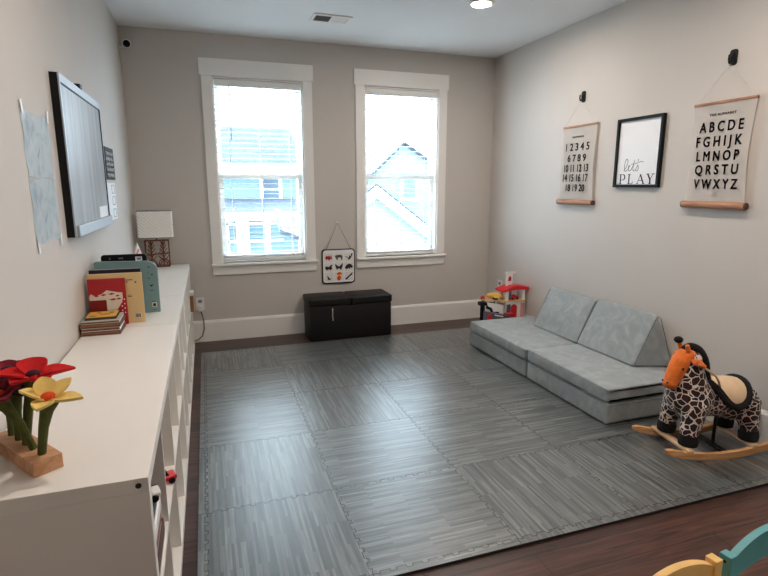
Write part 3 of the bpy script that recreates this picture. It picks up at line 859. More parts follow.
# ---------------------------------------------------------------- felt flowers in a wooden block
BLK_C = Vector((-.416, 1.308, 0)); ax = Vector((-.595, .803, 0)); pw = Vector((.803, .595, 0))
BLK_L, BLK_W, BLK_H = .245, .066, .0375
bm = B()
c0 = BLK_C; pts = [c0, c0 + pw * BLK_W, c0 + pw * BLK_W + ax * BLK_L, c0 + ax * BLK_L]
prism(bm, [(p.x, p.y) for p in pts], 2, CT + .0005, CT + BLK_H, .002)
add('flower_stand', bm, BLOCK, label='pale wooden block holding felt flowers on the nearest shelf top', cat='flower stand')
def petal_mesh(bm, base, dirv, up, L, W, cup, tilt, thick=.006, tipz=0.0):
    """felt petal: starts at base, grows along dirv, lifted by tilt, edges cupped"""
    d = Vector(dirv).normalized(); u = Vector(up).normalized(); s = d.cross(u)
    nu, nv = 8, 6; g = []; 
    for i in range(nu + 1):
        t = i / nu; row = []
        w = W * (math.sin(PI * min(1, .12 + .88 * t)) ** .6) * (1 if t < .98 else .35) * (.55 + .45 * math.sin(PI * t))
        lift = math.sin(tilt) * L * t * (1 - .25 * t) + tipz * t * t
        run = math.cos(tilt) * L * t
        for j in range(nv + 1):
            v = (j / nv - .5) * 2
            row.append(Vector(base) + d * run + s * (w * .5 * v) + u * (lift + cup * W * .5 * v * v * math.sin(PI * min(1, t * .9 + .1))))
        g.append(row)
    a = [[bm.verts.new(p) for p in r] for r in g]; b = [[bm.verts.new(p - u * thick) for p in r] for r in g]
    for i in range(nu):
        for j in range(nv):
            bm.faces.new((a[i][j], a[i + 1][j], a[i + 1][j + 1], a[i][j + 1])); bm.faces.new((b[i][j + 1], b[i + 1][j + 1], b[i + 1][j], b[i][j]))
    for i in range(nu):
        bm.faces.new((a[i][0], b[i][0], b[i + 1][0], a[i + 1][0])); bm.faces.new((a[i + 1][nv], b[i + 1][nv], b[i][nv], a[i][nv]))
    for j in range(nv):
        bm.faces.new((a[0][j + 1], b[0][j + 1], b[0][j], a[0][j])); bm.faces.new((a[nu][j], b[nu][j], b[nu][j + 1], a[nu][j + 1]))
def flower(label, foot, head, pm, cm, L, W, spec, lean=(0, 0), cup=.35, sr=.009, leaf=False, tips=0.0):
    r = thing('felt_flower', label, 'felt flower', (foot[0], foot[1], CT + BLK_H), group='felt flowers in the wooden block')
    zb = CT + BLK_H + .0005; f = Vector((foot[0], foot[1], zb)); h = Vector(head)
    mid = f.lerp(h, .5) + Vector((foot[0] - head[0], foot[1] - head[1], 0)) * .12
    bm = B(); tube(bm, [f, f.lerp(mid, .5), mid, mid.lerp(h, .6), h - Vector((0, 0, .004))], [sr, sr * 1.05, sr * 1.15, sr * 1.5, sr * 2.2], 10); st = add('stem', bm, STEM, r, True)
    if leaf:
        bm = B(); petal_mesh(bm, f + Vector((.008, -.004, .035)), (.4, -.3, 0), (-.3, .2, 1), .02, .018, .2, R(76), .004); add('leaf', bm, STEM, r, True)
    up = Vector((lean[0], lean[1], 1)).normalized()
    for k, (a, tilt, ls) in enumerate(spec):
        a = R(a); d = Vector((math.cos(a), math.sin(a), 0))
        bm = B(); petal_mesh(bm, h + up * (.0012 * k), d - up * d.dot(up), up, L * ls, W, cup, R(tilt), .006, tips); add('petal', bm, pm, r, True)
    bm = B(); ball(bm, h + up * .010, (.016, .016, .011), 14); add('flower_center', bm, cm, r, True)
    return r
def foot(k): 
    p = BLK_C + pw * (BLK_W * .52) + ax * (.032 + .042 * k); return (p.x, p.y)
flower('yellow felt flower with orange center at the front end of the wooden block', foot(0), (-.376, 1.343, .914), YFELT, OFELT, .076, .048, [(190, 40, .92), (118, 64, .9), (48, 30, .95), (-16, 0, 1.05), (-98, -2, .8)], (-.02, -.05), .30, .0095, True, .004)
flower('crimson striped felt flower hanging low at the left edge of the wooden block', foot(1), (-.492, 1.400, .912), CFELT, OFELT, .060, .046, [(0, 34, 1), (60, 30, 1), (120, 40, 1), (180, 36, 1), (240, 22, 1), (300, 14, 1.1)], (-.1, -.1), .4)
flower('bright red felt flower just behind the yellow one', foot(2), (-.424, 1.425, .946), RFELT, PFELT, .086, .066, [(188, 20, 1.0), (105, 50, .8), (18, 6, 1.05), (-50, 4, .7), (-120, 6, .75)], (0, 0), .35, .0095)
flower('dark purple felt flower behind the red one on the wooden block', foot(3), (-.478, 1.465, .915), PFELT, CFELT, .074, .06, [(10, 4, 1.1), (82, 20, 1), (154, 20, 1), (226, 8, 1), (298, -4, 1)], (0, 0), .3)
flower('dark red felt flower with a raised petal at the wall end of the wooden block', foot(4), (-.512, 1.53, .930), CFELT, PFELT, .054, .045, [(30, 40, 1.05), (100, 50, .9), (172, 50, .9), (244, 30, 1), (316, 16, 1)], (.05, 0), .3)

# ---------------------------------------------------------------- left wall
wb = thing('whiteboard', 'framed grey-white board with black edges hung on the left wall', 'whiteboard', (XL, 3.03, 1.186))
y0, y1, z0, z1 = 2.585, 3.475, 1.186, 1.866
bm = B(); box(bm, XL, XL + .030, y0, y1, z0, z1); add('backing', bm, BLACK, wb)
bm = B(); xa, xb = XL + .030, XL + .036
for a in ((y0, y0 + .016, z0, z1), (y0 + .016, y1 - .004, z1 - .034, z1)): box(bm, xa, xb, a[0], a[1], a[2], a[3])
add('frame', bm, SILVER, wb)
bm = B(); box(bm, xa, xb, y1 - .018, y1 + .0015, z0 + .05, z1 - .034); box(bm, xa, xb - .001, y0 + .016, y1 - .018, z1 - .041, z1 - .034); add('inner_edge', bm, BLACK, wb)
bm = B(); box(bm, xa, XL + .033, y0 + .016, y1 - .018, z0 + .05, z1 - .041); add('writing_surface', bm, BOARD, wb)
bm = B(); box(bm, xa, xb + .012, y0 + .016, y1 + .004, z0, z0 + .05, .003); add('tray', bm, SILVER, wb)
bm = B(); box(bm, XL + .033, XL + .0338, 3.19, 3.43, z0 + .052, z0 + .11); add('sticker', bm, PAPER, wb)
bm = B(); box(bm, XL + .01, XL + .04, 2.975, 3.02, z1, z1 + .022, .003); add('clip', bm, SCREW, wb)

def sheet(label, ys, z0, z1, m, seed):
    rnd = random.Random(seed)
    r = thing('drawing_sheet', label, 'drawing', (XL, (ys[0] + ys[1]) / 2, z0), group='drawings taped to the left wall')
    bm = B(); ny, nz = 12, 12; g = []
    for i in range(ny + 1):
        row = []
        for j in range(nz + 1):
            y = ys[0] + (ys[1] - ys[0]) * i / ny + .004 * math.sin(j * .9 + seed); z = z0 + (z1 - z0) * j / nz + .003 * math.sin(i * .8 + seed)
            row.append(bm.verts.new((XL + .0002 + .0016 * (1 + math.sin(i * 1.1 + seed) * math.cos(j * .8)), y, z)))
        g.append(row)
    for i in range(ny):
        for j in range(nz): bm.faces.new((g[i][j], g[i + 1][j], g[i + 1][j + 1], g[i][j + 1]))
    bmesh.ops.solidify(bm, geom=list(bm.faces), thickness=.0006)
    add('paper', bm, m, r, True)
    for (y, z) in ((ys[0] + .008, z1 if seed == 1 else z0), (ys[1] - .006, z1 if seed == 1 else z0)):
        bm = B(); s = 1 if seed == 1 else -1
        obox(bm, (XL + .0048, y, z + s * .008), (.0008, .02, .046), (R(8 * (1 if y < 2.3 else -1)), 0, 0)); add('tape', bm, TAPE, r)
    return r
sheet('upper crinkled pale blue drawing taped beside the framed board', (2.145, 2.475), 1.437, 1.665, DRAW1, 1)
sheet('lower pale blue sketch taped under the crinkled drawing', (2.147, 2.47), 1.200, 1.433, DRAW2, 2)
sg = thing('wall_sign', 'small black sign with pale lettering just past the framed board', 'sign', (XL, 3.88, 1.44))
bm = B(); box(bm, XL, XL + .004, 3.72, 4.04, 1.445, 1.648); add('panel', bm, BLACK, sg)
bm = B(); rnd = random.Random(3)
for k in range(5):
    z = 1.475 + .034 * k; tube(bm, [(XL + .0045, 3.75 + .02 * i, z + .012 * math.sin(2.1 * i + k * 1.7)) for i in range(13)], .0022, 5)
add('lettering', bm, PAPER, sg)
pc = thing('picture_strip', 'pale sheet with three grey outlined boxes under the small black sign', 'poster', (XL, 3.86, 1.19))
bm = B(); box(bm, XL, XL + .0015, 3.71, 4.0, 1.19, 1.425); add('paper', bm, PAPER, pc)
bm = B()
for zc in (1.385, 1.31, 1.23):
    for a in ((3.86, 3.97, zc + .024, zc + .028), (3.86, 3.97, zc - .028, zc - .024), (3.86, 3.868, zc - .024, zc + .024), (3.962, 3.97, zc - .024, zc + .024)): box(bm, XL + .0015, XL + .0022, a[0], a[1], a[2], a[3])
add('boxes', bm, GREYP, pc)

# ---------------------------------------------------------------- far wall: bench and hanging plaque
bx0, bx1, by0, by1 = .830, 1.626, 4.575, 4.895
bt = thing('storage_bench', 'black leather storage bench with two lids under the hanging plaque', 'bench', ((bx0 + bx1) / 2, 4.735, 0))
bm = B(); box(bm, bx0 + .008, bx1 - .008, by0 + .008, by1, .0005, .325, .008); bd = add('body', bm, LEATHER, bt, True)
for a, b in ((bx0, (bx0 + bx1) / 2 - .003), ((bx0 + bx1) / 2 + .003, bx1)):
    bm = B(); vs = box(bm, a, b, by0, by1, .326, .395, .014, 3); lid = add('lid', bm, LEATHER, bt, True)
    bm = B(); loop_tube(bm, [(p[0], p[1], .386) for p in rrect(a + .001, b - .001, by0 + .001, by1 - .001, .016)], .004, 6); add('piping', bm, LEATHER, lid, True)
bm = B(); prism(bm, [(1.042, .30), (1.052, .305), (1.049, .23), (1.053, .19), (1.047, .185), (1.043, .22)], 1, by0 + .003, by0 + .0085); add('pale_strip', bm, GREYBK, bt)  # small pale strip on the bench front

pq = thing('hanging_plaque', 'square white plaque of nine animal pictures hung between the windows', 'plaque', (1.19, D, .465))
px0, px1, pz0, pz1 = 1.026, 1.354, .470, .808
bm = B(); prism(bm, rrect(px0, px1, pz0, pz1, .03), 1, D - .014, D - .004); add('backing', bm, BLACK, pq)
bm = B(); prism(bm, rrect(px0 + .010, px1 - .010, pz0 + .012, pz1 - .010, .026), 1, D - .0155, D - .0135); add('face', bm, PAPER, pq)
bm = B(); tube(bm, [(px0 + .045, D - .008, pz1 - .004), (1.184, D - .016, 1.062), (px1 - .04, D - .008, pz1 - .004)], .0022, 6); add('cord', bm, CORDB, pq)
bm = B(); lathe(bm, [(.0001, 0), (.004, 0), (.004, .012), (.010, .016), (.010, .020), (.0001, .022)], (0, 0, 0), 16, Matrix.Translation((1.184, D, 1.066)) @ Matrix.Rotation(R(90), 4, 'X')); add('pin', bm, PLASTW, pq, True)
SH = {
 'fish': [(-.9, .1), (-.5, .5), (-.2, .3), (.1, .6), (.3, .2), (.8, .5), (.6, 0), (.9, -.4), (.3, -.3), (.1, -.7), (-.3, -.3), (-.7, -.5)],
 'quad': [(-1, .1), (-.8, .5), (-.2, .6), (.5, .6), (.9, .3), (.8, -.6), (.55, -.6), (.45, 0), (-.2, -.05), (-.35, -.6), (-.6, -.6), (-.65, -.1)],
 'bird': [(-1, .3), (-.4, .1), (0, -.2), (.1, .5), (.4, .1), (.6, .8), (.95, .9), (.7, .1), (.3, -.5), (-.3, -.7), (-.1, -.35)],
 'crab': [(-1, -.2), (-.7, .3), (0, .1), (.5, .6), (.9, .5), (.6, .1), (.8, -.4), (.2, -.7), (.0, -.45), (-.5, -.7)],
 'fly': [(-1, .8), (-.3, .3), (0, .1), (.3, .35), (1, .9), (.8, 0), (.5, -.8), (.1, -.3), (0, -.6), (-.1, -.3), (-.5, -.7), (-.8, -.05)],
 'bug': [(-1, -.3), (-.6, .4), (0, .7), (.6, .5), (1, .0), (.7, -.5), (.4, -.2), (.2, -.7), (-.1, -.3), (-.5, -.7)],
 'leg': [(-.5, .3), (-.2, .1), (0, -.3), (.5, -.5), (.2, -.75), (-.3, -.7), (-.4, -.2)],
 'owl': [(-.7, .5), (-.3, 1), (.4, 1), (.8, .5), (.3, .3), (.5, -.3), (.2, -1), (-.3, -1), (-.6, -.4), (-.2, .3)],
 'fea': [(-1, -.7), (.2, .3), (.9, .9), (.8, .3), (.1, -.2), (-.6, -.9)]}
order = ['fish', 'quad', 'bird', 'crab', 'fly', 'bug', 'leg', 'owl', 'fea']
mats = [REDBK, INKG, INK, INK, INK, INK, INK, OFELT, INK]
for k, nm in enumerate(order):
    cx = px0 + .068 + .099 * (k % 3); cz = pz1 - .082 - .093 * (k // 3)
    bm = B(); prism(bm, rrect(cx - .044, cx + .044, cz - .041, cz + .041, .006, 2), 1, D - .0162, D - .0154); tile = add('picture_tile', bm, TILEP, pq)
    bm = B(); s = .041; prism(bm, [(cx + a * s, cz + b * s) for a, b in SH[nm]], 1, D - .0170, D - .0161); add('animal_picture', bm, mats[k], tile)
    if nm == 'owl':
        bm = B(); prism(bm, [(cx + a * s * .6, cz + .012 + b * s * .35) for a, b in SH['fly']], 1, D - .0176, D - .0169); add('animal_picture', bm, YELP, tile)

# ---------------------------------------------------------------- right wall: scrolls and framed print
def hook(label, y, z, s):
    r = thing('wall_hook', label, 'hook', (XR, y, z - .03), group='black hooks holding the wall scrolls')
    bm = B(); prism(bm, rrect(y - .022 * s, y + .022 * s, z - .042 * s, z + .042 * s, .012 * s), 0, XR - .008, XR, .002); add('plate', bm, BLACK, r)
    bm = B(); tube(bm, [(XR - .006, y, z + .02 * s), (XR - .016, y, z - .005 * s), (XR - .022, y, z - .03 * s), (XR - .032, y, z - .032 * s), (XR - .038, y, z - .012 * s), (XR - .036, y, z + .012 * s)], .0055 * s, 8); add('prong', bm, BLACK, r, True)
    return r
def scroll(label, hy, hz, y0, y1, zt, zb, lines, header, curl):
    """y0 < y1; reading direction runs from y1 to y0"""
    r = thing('wall_scroll', label, 'wall scroll', (XR, (y0 + y1) / 2, zb), group='canvas scrolls on the right wall')
    bm = B(); ny, nz = 10, 24; g = []
    def xo(z, y):
        t = (z - zb) / (zt - zb); u = (y - y0) / (y1 - y0)
        return XR - .020 - curl * math.sin(PI * t) * (1 - .2 * u)
    for i in range(ny + 1):
        row = []
        for j in range(nz + 1):
            t = j / nz; z = zb + (zt - zb) * t
            pinch = .012 * math.sin(PI * t) ** 2
            y = y0 + pinch * .8 + (y1 - y0 - pinch * 1.2) * i / ny
            row.append(bm.verts.new((xo(z, y), y, z)))
        g.append(row)
    for i in range(ny):
        for j in range(nz): bm.faces.new((g[i][j], g[i + 1][j], g[i + 1][j + 1], g[i][j + 1]))
    bmesh.ops.solidify(bm, geom=list(bm.faces), thickness=.0012)
    cl = add('canvas', bm, CLOTH, r, True)
    bm = B(); box(bm, XR - .027, XR - .012, y0 - .004, y1 + .004, zt - .005, zt + .010, .002); add('top_bar', bm, DOWEL, r)
    bm = B(); rr = .021
    lathe(bm, [(.0001, 0), (rr, 0), (rr, y1 - y0 + .024), (.0001, y1 - y0 + .024)], (0, 0, 0), 20, Matrix.Translation((XR - .024, y1 + .012, zb)) @ Matrix.Rotation(R(90), 4, 'X')); rl = add('bottom_roller', bm, DOWEL, r, True)
    for y, s in ((y0 - .012, -1), (y1 + .012, 1)):
        bm = B(); lathe(bm, [(.0001, 0), (.019, 0), (.019, .006), (.0001, .008)], (0, 0, 0), 18, Matrix.Translation((XR - .024, y, zb)) @ Matrix.Rotation(R(90 * -s), 4, 'X')); add('end_cap', bm, BRNBK, rl, True)
    bm = B(); tube(bm, [(XR - .020, y0 + .012, zt + .008), (XR - .024, hy, hz - .024), (XR - .020, y1 - .012, zt + .008)], .0016, 6); add('string', bm, CORD, r)
    for s, yc, zc, w, hgt, bold in lines:
        text_mesh('text_line', s, hgt * 1.38, on_right_wall(yc, zc, xo(zc, yc) - .0032), INK, r, bold, 1.0, width=w)
    s, yc, zc, w, hgt = header
    text_mesh('heading', s, hgt * 1.38, on_right_wall(yc, zc, xo(zc, yc) - .003), INKG, r, .0006, 1.25, width=w)
    return r
scroll('cream canvas scroll of numbers one to twenty nearest the window wall', 3.553, 2.075, 3.352, 3.745, 1.865, 1.278,
       [('1 2 3 4 5', 3.556, 1.706, .275, .058, .0013), ('6 7 8 9', 3.556, 1.620, .215, .055, .0013), ('10 11 12 13', 3.556, 1.541, .285, .058, .0013), ('14 15 16 17', 3.560, 1.466, .295, .058, .0013), ('18 19 20', 3.556, 1.388, .22, .055, .0013)],
       ('NUMBERS', 3.556, 1.785, .13, .012), .006)
scroll('larger cream canvas alphabet scroll nearest the viewer on the right wall', 2.318, 2.095, 2.135, 2.515, 1.872, 1.296,
       [('A B C D E', 2.326, 1.738, .27, .058, .0016), ('F G H I J K', 2.330, 1.656, .285, .058, .0016), ('L M N O P', 2.328, 1.574, .265, .056, .0016), ('Q R S T U', 2.326, 1.496, .27, .056, .0016), ('V W X Y Z', 2.324, 1.414, .275, .056, .0016)],
       ('THE ALPHABET', 2.326, 1.808, .165, .013), .008)
hook('black hook holding the number scroll string', 3.553, 2.085, 1.0)
hook('black hook holding the alphabet scroll string', 2.318, 2.108, 1.0)
# framed print
fp = thing('framed_print', 'black framed white print with playful lettering between the two scrolls', 'framed print', (XR, 2.94, 1.395))
y0, y1, z0, z1 = 2.738, 3.142, 1.396, 1.866; fw = .02
bm = B()
for a in ((y0, y1, z0, z0 + fw), (y0, y1, z1 - fw, z1), (y0, y0 + fw, z0 + fw, z1 - fw), (y1 - fw, y1, z0 + fw, z1 - fw)): box(bm, XR - .026, XR, a[0], a[1], a[2], a[3], .0015)
add('frame', bm, BLACK, fp)
bm = B(); box(bm, XR - .012, XR - .001, y0 + fw, y1 - fw, z0 + fw, z1 - fw); add('print', bm, PAPER, fp)
# PLAY in serif capitals, let's in script: drawn as strokes
def W(u, v): return (XR - .0126, 3.095 - u, 1.419 + v)
def stroke(bm, pts, w):
    """flat ribbon letters: pts (u, v), w width (number or list)"""
    k = len(pts); ws = [w] * k if isinstance(w, (int, float)) else w
    L = []; Rr = []
    for i, p in enumerate(pts):
        a = Vector(pts[min(i + 1, k - 1)]) - Vector(pts[max(i - 1, 0)])
        a = a.normalized() if a.length > 1e-9 else Vector((1, 0)); nrm = Vector((-a.y, a.x)) * ws[i] / 2
        L.append(bm.verts.new(W(*(Vector(p) + nrm)))); Rr.append(bm.verts.new(W(*(Vector(p) - nrm))))
    for i in range(k - 1): bm.faces.new((L[i], L[i + 1], Rr[i + 1], Rr[i]))
bm = B(); hh = .066
stroke(bm, [(.012, .002), (.012, hh)], .011); stroke(bm, [(.0, .002), (.026, .002)], .004); stroke(bm, [(.0, hh), (.024, hh)], .004)
stroke(bm, [(.012, hh)] + [(.03 + .022 * math.sin(R(a)), .047 + .019 * math.cos(R(a))) for a in range(0, 181, 15)] + [(.012, .028)], [.003] + [.003 + .008 * math.sin(R(a)) for a in range(0, 181, 15)] + [.003])
stroke(bm, [(.092, .002), (.092, hh)], .011); stroke(bm, [(.080, hh), (.106, hh)], .004); stroke(bm, [(.080, .002), (.124, .002)], .004); stroke(bm, [(.124, .0), (.126, .018)], .005)
stroke(bm, [(.170, .002), (.194, hh)], .004); stroke(bm, [(.192, hh), (.224, .002)], .011); stroke(bm, [(.178, .024), (.212, .024)], .004); stroke(bm, [(.160, .002), (.182, .002)], .004); stroke(bm, [(.210, .002), (.236, .002)], .004)
stroke(bm, [(.256, hh), (.278, .030)], .011); stroke(bm, [(.302, hh), (.279, .030)], .004); stroke(bm, [(.279, .032), (.279, .002)], .011); stroke(bm, [(.266, .002), (.292, .002)], .004); stroke(bm, [(.244, hh), (.270, hh)], .004); stroke(bm, [(.290, hh), (.314, hh)], .004)
bmesh.ops.solidify(bm, geom=list(bm.faces), thickness=.0004); add('lettering', bm, INK, fp)
def smooth_path(pts, n=8):
    out = []; P = [Vector(p) for p in pts]; P = [P[0]] + P + [P[-1]]
    for i in range(1, len(P) - 2):
        for k in range(n):
            t = k / n; a, b, c, d = P[i - 1], P[i], P[i + 1], P[i + 2]
            out.append(.5 * ((2 * b) + (c - a) * t + (2 * a - 5 * b + 4 * c - d) * t * t + (3 * b - a - 3 * c + d) * t ** 3))
    out.append(P[-2]); return [(p.x, p.y) for p in out]
bm = B()
sc_ = smooth_path([(.036, .09), (.06, .12), (.07, .155), (.058, .172), (.044, .15), (.042, .11), (.052, .088), (.070, .098), (.084, .115), (.090, .122), (.082, .128), (.078, .11), (.088, .09), (.104, .098), (.122, .13), (.130, .160)])
stroke(bm, sc_, .0038)
stroke(bm, smooth_path([(.130, .162), (.122, .12), (.122, .094), (.134, .09), (.150, .105), (.160, .128)]), .0038)
stroke(bm, smooth_path([(.100, .134), (.14, .138), (.19, .15), (.21, .146)]), .003)
stroke(bm, smooth_path([(.160, .13), (.168, .112), (.166, .094), (.154, .088), (.146, .092)]), .0038)
stroke(bm, [(.166, .168), (.160, .152)], .004)
bmesh.ops.solidify(bm, geom=list(bm.faces), thickness=.0004); add('script_lettering', bm, INK, fp)

# ---------------------------------------------------------------- play couch of loose foam pieces
def cushion(name, label, cat, x0, x1, y0, y1, z0, z1, r=.02, puff=.008, group=None):
    root = thing(name, label, cat, ((x0 + x1) / 2, (y0 + y1) / 2, z0), group=group)
    bm = B(); vs = box(bm, x0, x1, y0, y1, z0, z1)
    bmesh.ops.subdivide_edges(bm, edges=bm.edges[:], cuts=9, use_grid_fill=True)
    cx, cy, cz = (x0 + x1) / 2, (y0 + y1) / 2, (z0 + z1) / 2
    for v in bm.verts:
        u = (v.co.x - cx) / (x1 - x0) * 2; w = (v.co.y - cy) / (y1 - y0) * 2; q = (v.co.z - cz) / (z1 - z0) * 2
        if q > .99: v.co.z += puff * (1 - u ** 4) * (1 - w ** 4)
        if u < -.99: v.co.x -= puff * .6 * (1 - w ** 4) * (1 - q * q)
    sharp = [e for e in bm.edges if len(e.link_faces) == 2 and e.calc_face_angle(0) > R(50)]
    bmesh.ops.bevel(bm, geom=sharp, offset=r, segments=4, affect='EDGES', profile=.5)
    body = add('foam_body', bm, SUEDE, root, True, auto=60)
    for z, k in ((z1 - r * .45, 1), (z0 + r * .45, -1)):
        bm = B(); loop_tube(bm, [(p[0], p[1], z) for p in rrect(x0 + r * .30, x1 - r * .30, y0 + r * .30, y1 - r * .30, r * .8, 4)], .0026, 6); add('seam', bm, PIPING, root, True)
    return root
fx, bx = 2.164, 2.812
g = 'seat pieces of the grey play couch'
cushion('foam_block', 'thick grey suede base of the couch half nearest the rocking giraffe', 'couch base', fx, bx, 2.312, 3.138, MT + .0008, .147, .018, .004, g)
cushion('foam_block', 'thick grey suede base of the couch half nearest the toy garage', 'couch base', fx, bx, 3.150, 4.028, MT + .0008, .143, .018, .004, g)
cushion('foam_cushion', 'thinner grey suede cushion on the couch half nearest the rocking giraffe', 'couch cushion', fx - .003, bx, 2.312, 3.138, .1520, .238, .02, .006, g)
cushion('foam_cushion', 'thinner grey suede cushion on the couch half nearest the toy garage', 'couch cushion', fx - .006, bx, 3.150, 4.032, .1480, .228, .02, .006, g)
def wedge(label, y0, y1, xf, xa, za, xbk, zb, yaw):
    yc = (y0 + y1) / 2
    root = thing('wedge_pillow', label, 'wedge pillow', ((xf + xbk) / 2, yc, zb), yaw, group='triangular pillows on the play couch')
    o = (xf + xbk) / 2
    bm = B(); prism(bm, [(xf - o, 0), (xbk - o, 0), (xa - o, za - zb)], 1, y0 - yc, y1 - yc, .018, 4)
    for v in bm.verts: v.co.y -= .09 * max(0, v.co.x - (xa - o)) / (xbk - xa)
    mz = min(v.co.z for v in bm.verts)
    bmesh.ops.translate(bm, verts=bm.verts, vec=(0, 0, -mz))
    add('foam_body', bm, SUEDE, root, True, local=True, auto=60)
    for y in (y0 - yc + .004, y1 - yc - .004):
        bm = B()
        pts = [(xf - o + .028, .006), (xbk - o - .028, .006), (xbk - o - .014, .02), (xa - o + .012, za - zb - .03), (xa - o, za - zb - .022), (xa - o - .013, za - zb - .032), (xf - o + .018, .018)]
        loop_tube(bm, [(p[0], y - .09 * max(0, p[0] - (xa - o)) / (xbk - xa), p[1]) for p in pts], .0022, 5)
        add('seam', bm, PIPING, root, True, local=True)
    return root
wedge('triangular grey pillow leaning on the wall at the giraffe end of the couch', 2.560, 3.122, 2.572, 2.748, .590, 2.832, .2450, R(0))
wedge('triangular grey pillow leaning on the wall at the toy garage end of the couch', 3.141, 3.700, 2.588, 2.752, .570, 2.832, .2350, R(0))
bm = B(); ball(bm, (2.770, 2.430, .250), (.018, .030, .009), 12); ball(bm, (2.765, 2.40, .248), (.010, .014, .007), 10)
add('small_toy', bm, REDP, label='tiny red toy lying on the couch beside the wedge pillow end', cat='toy')

# ---------------------------------------------------------------- toy garage behind the couch
tg = thing('toy_garage', 'red and white toy garage with ramp in the corner behind the play couch', 'toy garage', (2.60, 4.2, 0))
bm = B(); box(bm, 2.595, 2.80, 4.14, 4.30, .0005, .345, .005); add('tower_block', bm, PLASTW, tg)
bm = B(); lathe(bm, [(.0001, 0), (.034, 0), (.034, .005), (.0001, .005)], (0, 0, 0), 20, Matrix.Translation((2.678, 4.14, .285)) @ Matrix.Rotation(R(90), 4, 'X')); box(bm, 2.646, 2.710, 4.134, 4.14, .10, .285); add('arched_door', bm, REDP, tg)
bm = B(); box(bm, 2.602, 2.640, 4.134, 4.14, .10, .32); add('shop_window', bm, SLATE, tg)
bm = B()
for k in range(3): box(bm, 2.752 + .014 * k, 2.759 + .014 * k, 4.134, 4.14, .10, .325)
add('grille', bm, PINKT, tg)
bm = B(); prism(bm, rrect(2.535, 2.805, 4.12, 4.32, .02), 2, .345, .358); add('deck', bm, TANP, tg)
for x, y in ((2.605, 4.15), (2.78, 4.15), (2.605, 4.25), (2.78, 4.25)):
    bm = B(); box(bm, x - .013, x + .013, y - .012, y + .012, .358, .452); add('column', bm, PLASTW, tg)
bm = B(); box(bm, 2.630, 2.668, 4.17, 4.20, .358, .450, .003); add('pump', bm, SLATE, tg)
bm = B(); prism(bm, [(2.548, .440), (2.68, .462), (2.825, .450), (2.825, .478), (2.70, .500), (2.66, .496), (2.548, .458)], 1, 4.12, 4.27, .004); add('roof', bm, REDP, tg)
bm = B(); box(bm, 2.628, 2.692, 4.20, 4.222, .47, .612, .003); sgn = add('sign_tower', bm, PLASTW, tg)
bm = B(); prism(bm, [(2.642, .530), (2.674, .530), (2.678, .558), (2.662, .580), (2.648, .565)], 1, 4.1985, 4.2002); add('sign_mark', bm, REDBK, sgn)
bm = B(); box(bm, 2.624, 2.72, 4.197, 4.225, .596, .616, .003); add('sign_cap', bm, PLASTW, sgn)
bm = B(); prism(bm, [(2.405, .352), (2.575, .315), (2.575, .215), (2.43, .265)], 1, 4.15, 4.165); add('side_panel', bm, PLASTW, tg)
bm = B(); prism(bm, [(2.350, .0005), (2.66, .0005), (2.66, .205), (2.55, .240), (2.350, .285)], 1, 4.06, 4.125, .004); rm = add('ramp', bm, SLATE, tg)
bm = B(); prism(bm, [(2.43, .246), (2.52, .227), (2.52, .237), (2.43, .258)], 1, 4.0585, 4.0602); add('lane_stripe', bm, PLASTW, rm)
bm = B(); box(bm, 2.352, 2.402, 4.053, 4.0605, .195, .262, .003); add('ramp_end', bm, REDP, rm)
bm = B(); box(bm, 2.56, 2.64, 4.063, 4.12, .200, .250, .006); add('crimson_gate', bm, REDBK, rm)
bm = B(); box(bm, 2.37, 2.40, 4.19, 4.22, .0005, .34); box(bm, 2.35, 2.47, 4.17, 4.24, .315, .350, .006); lf = add('lift', bm, BLACK, tg)
bm = B(); tube(bm, [(2.40, 4.16, .31), (2.44, 4.15, .29), (2.455, 4.14, .25), (2.43, 4.14, .235)], .014, 8); box(bm, 2.44, 2.52, 4.13, 4.16, .235, .258, .004); add('lift_arm', bm, BLACK, lf)
for x, y in ((2.56, 4.30), (2.45, 4.30)):
    bm = B(); box(bm, x - .01, x + .01, y - .01, y + .01, .0005, .345); add('leg', bm, SLATE, tg)
bm = B(); prism(bm, rrect(2.41, 2.55, 4.18, 4.33, .02), 2, .350, .362); add('helipad', bm, TANP, tg)
pn = thing('toy_plane', 'yellow toy plane on the toy garage deck', 'toy plane', (2.53, 4.22, .362))
bm = B(); tube(bm, [(2.44, 4.24, .392), (2.48, 4.23, .400), (2.55, 4.21, .398), (2.60, 4.195, .386)], [.010, .026, .026, .010], 12); add('fuselage', bm, YELP, pn, True)
bm = B(); obox(bm, (2.525, 4.218, .392), (.05, .16, .010), (0, 0, R(-15)), .003); obox(bm, (2.455, 4.235, .412), (.022, .06, .005), (0, 0, R(-15))); add('wing', bm, YELP, pn)
bm = B(); obox(bm, (2.52, 4.218, .3705), (.04, .06, .016), (0, 0, R(-15))); add('undercarriage', bm, BRNBK, pn)
toy_car((2.425, 4.275, .3625), R(70), REDP, 'small red toy car at the left end of the toy garage deck', .6, REDP)
toy_car((2.702, 4.180, .3585), R(-6), REDP, 'red toy car parked under the toy garage roof', .85, REDP)

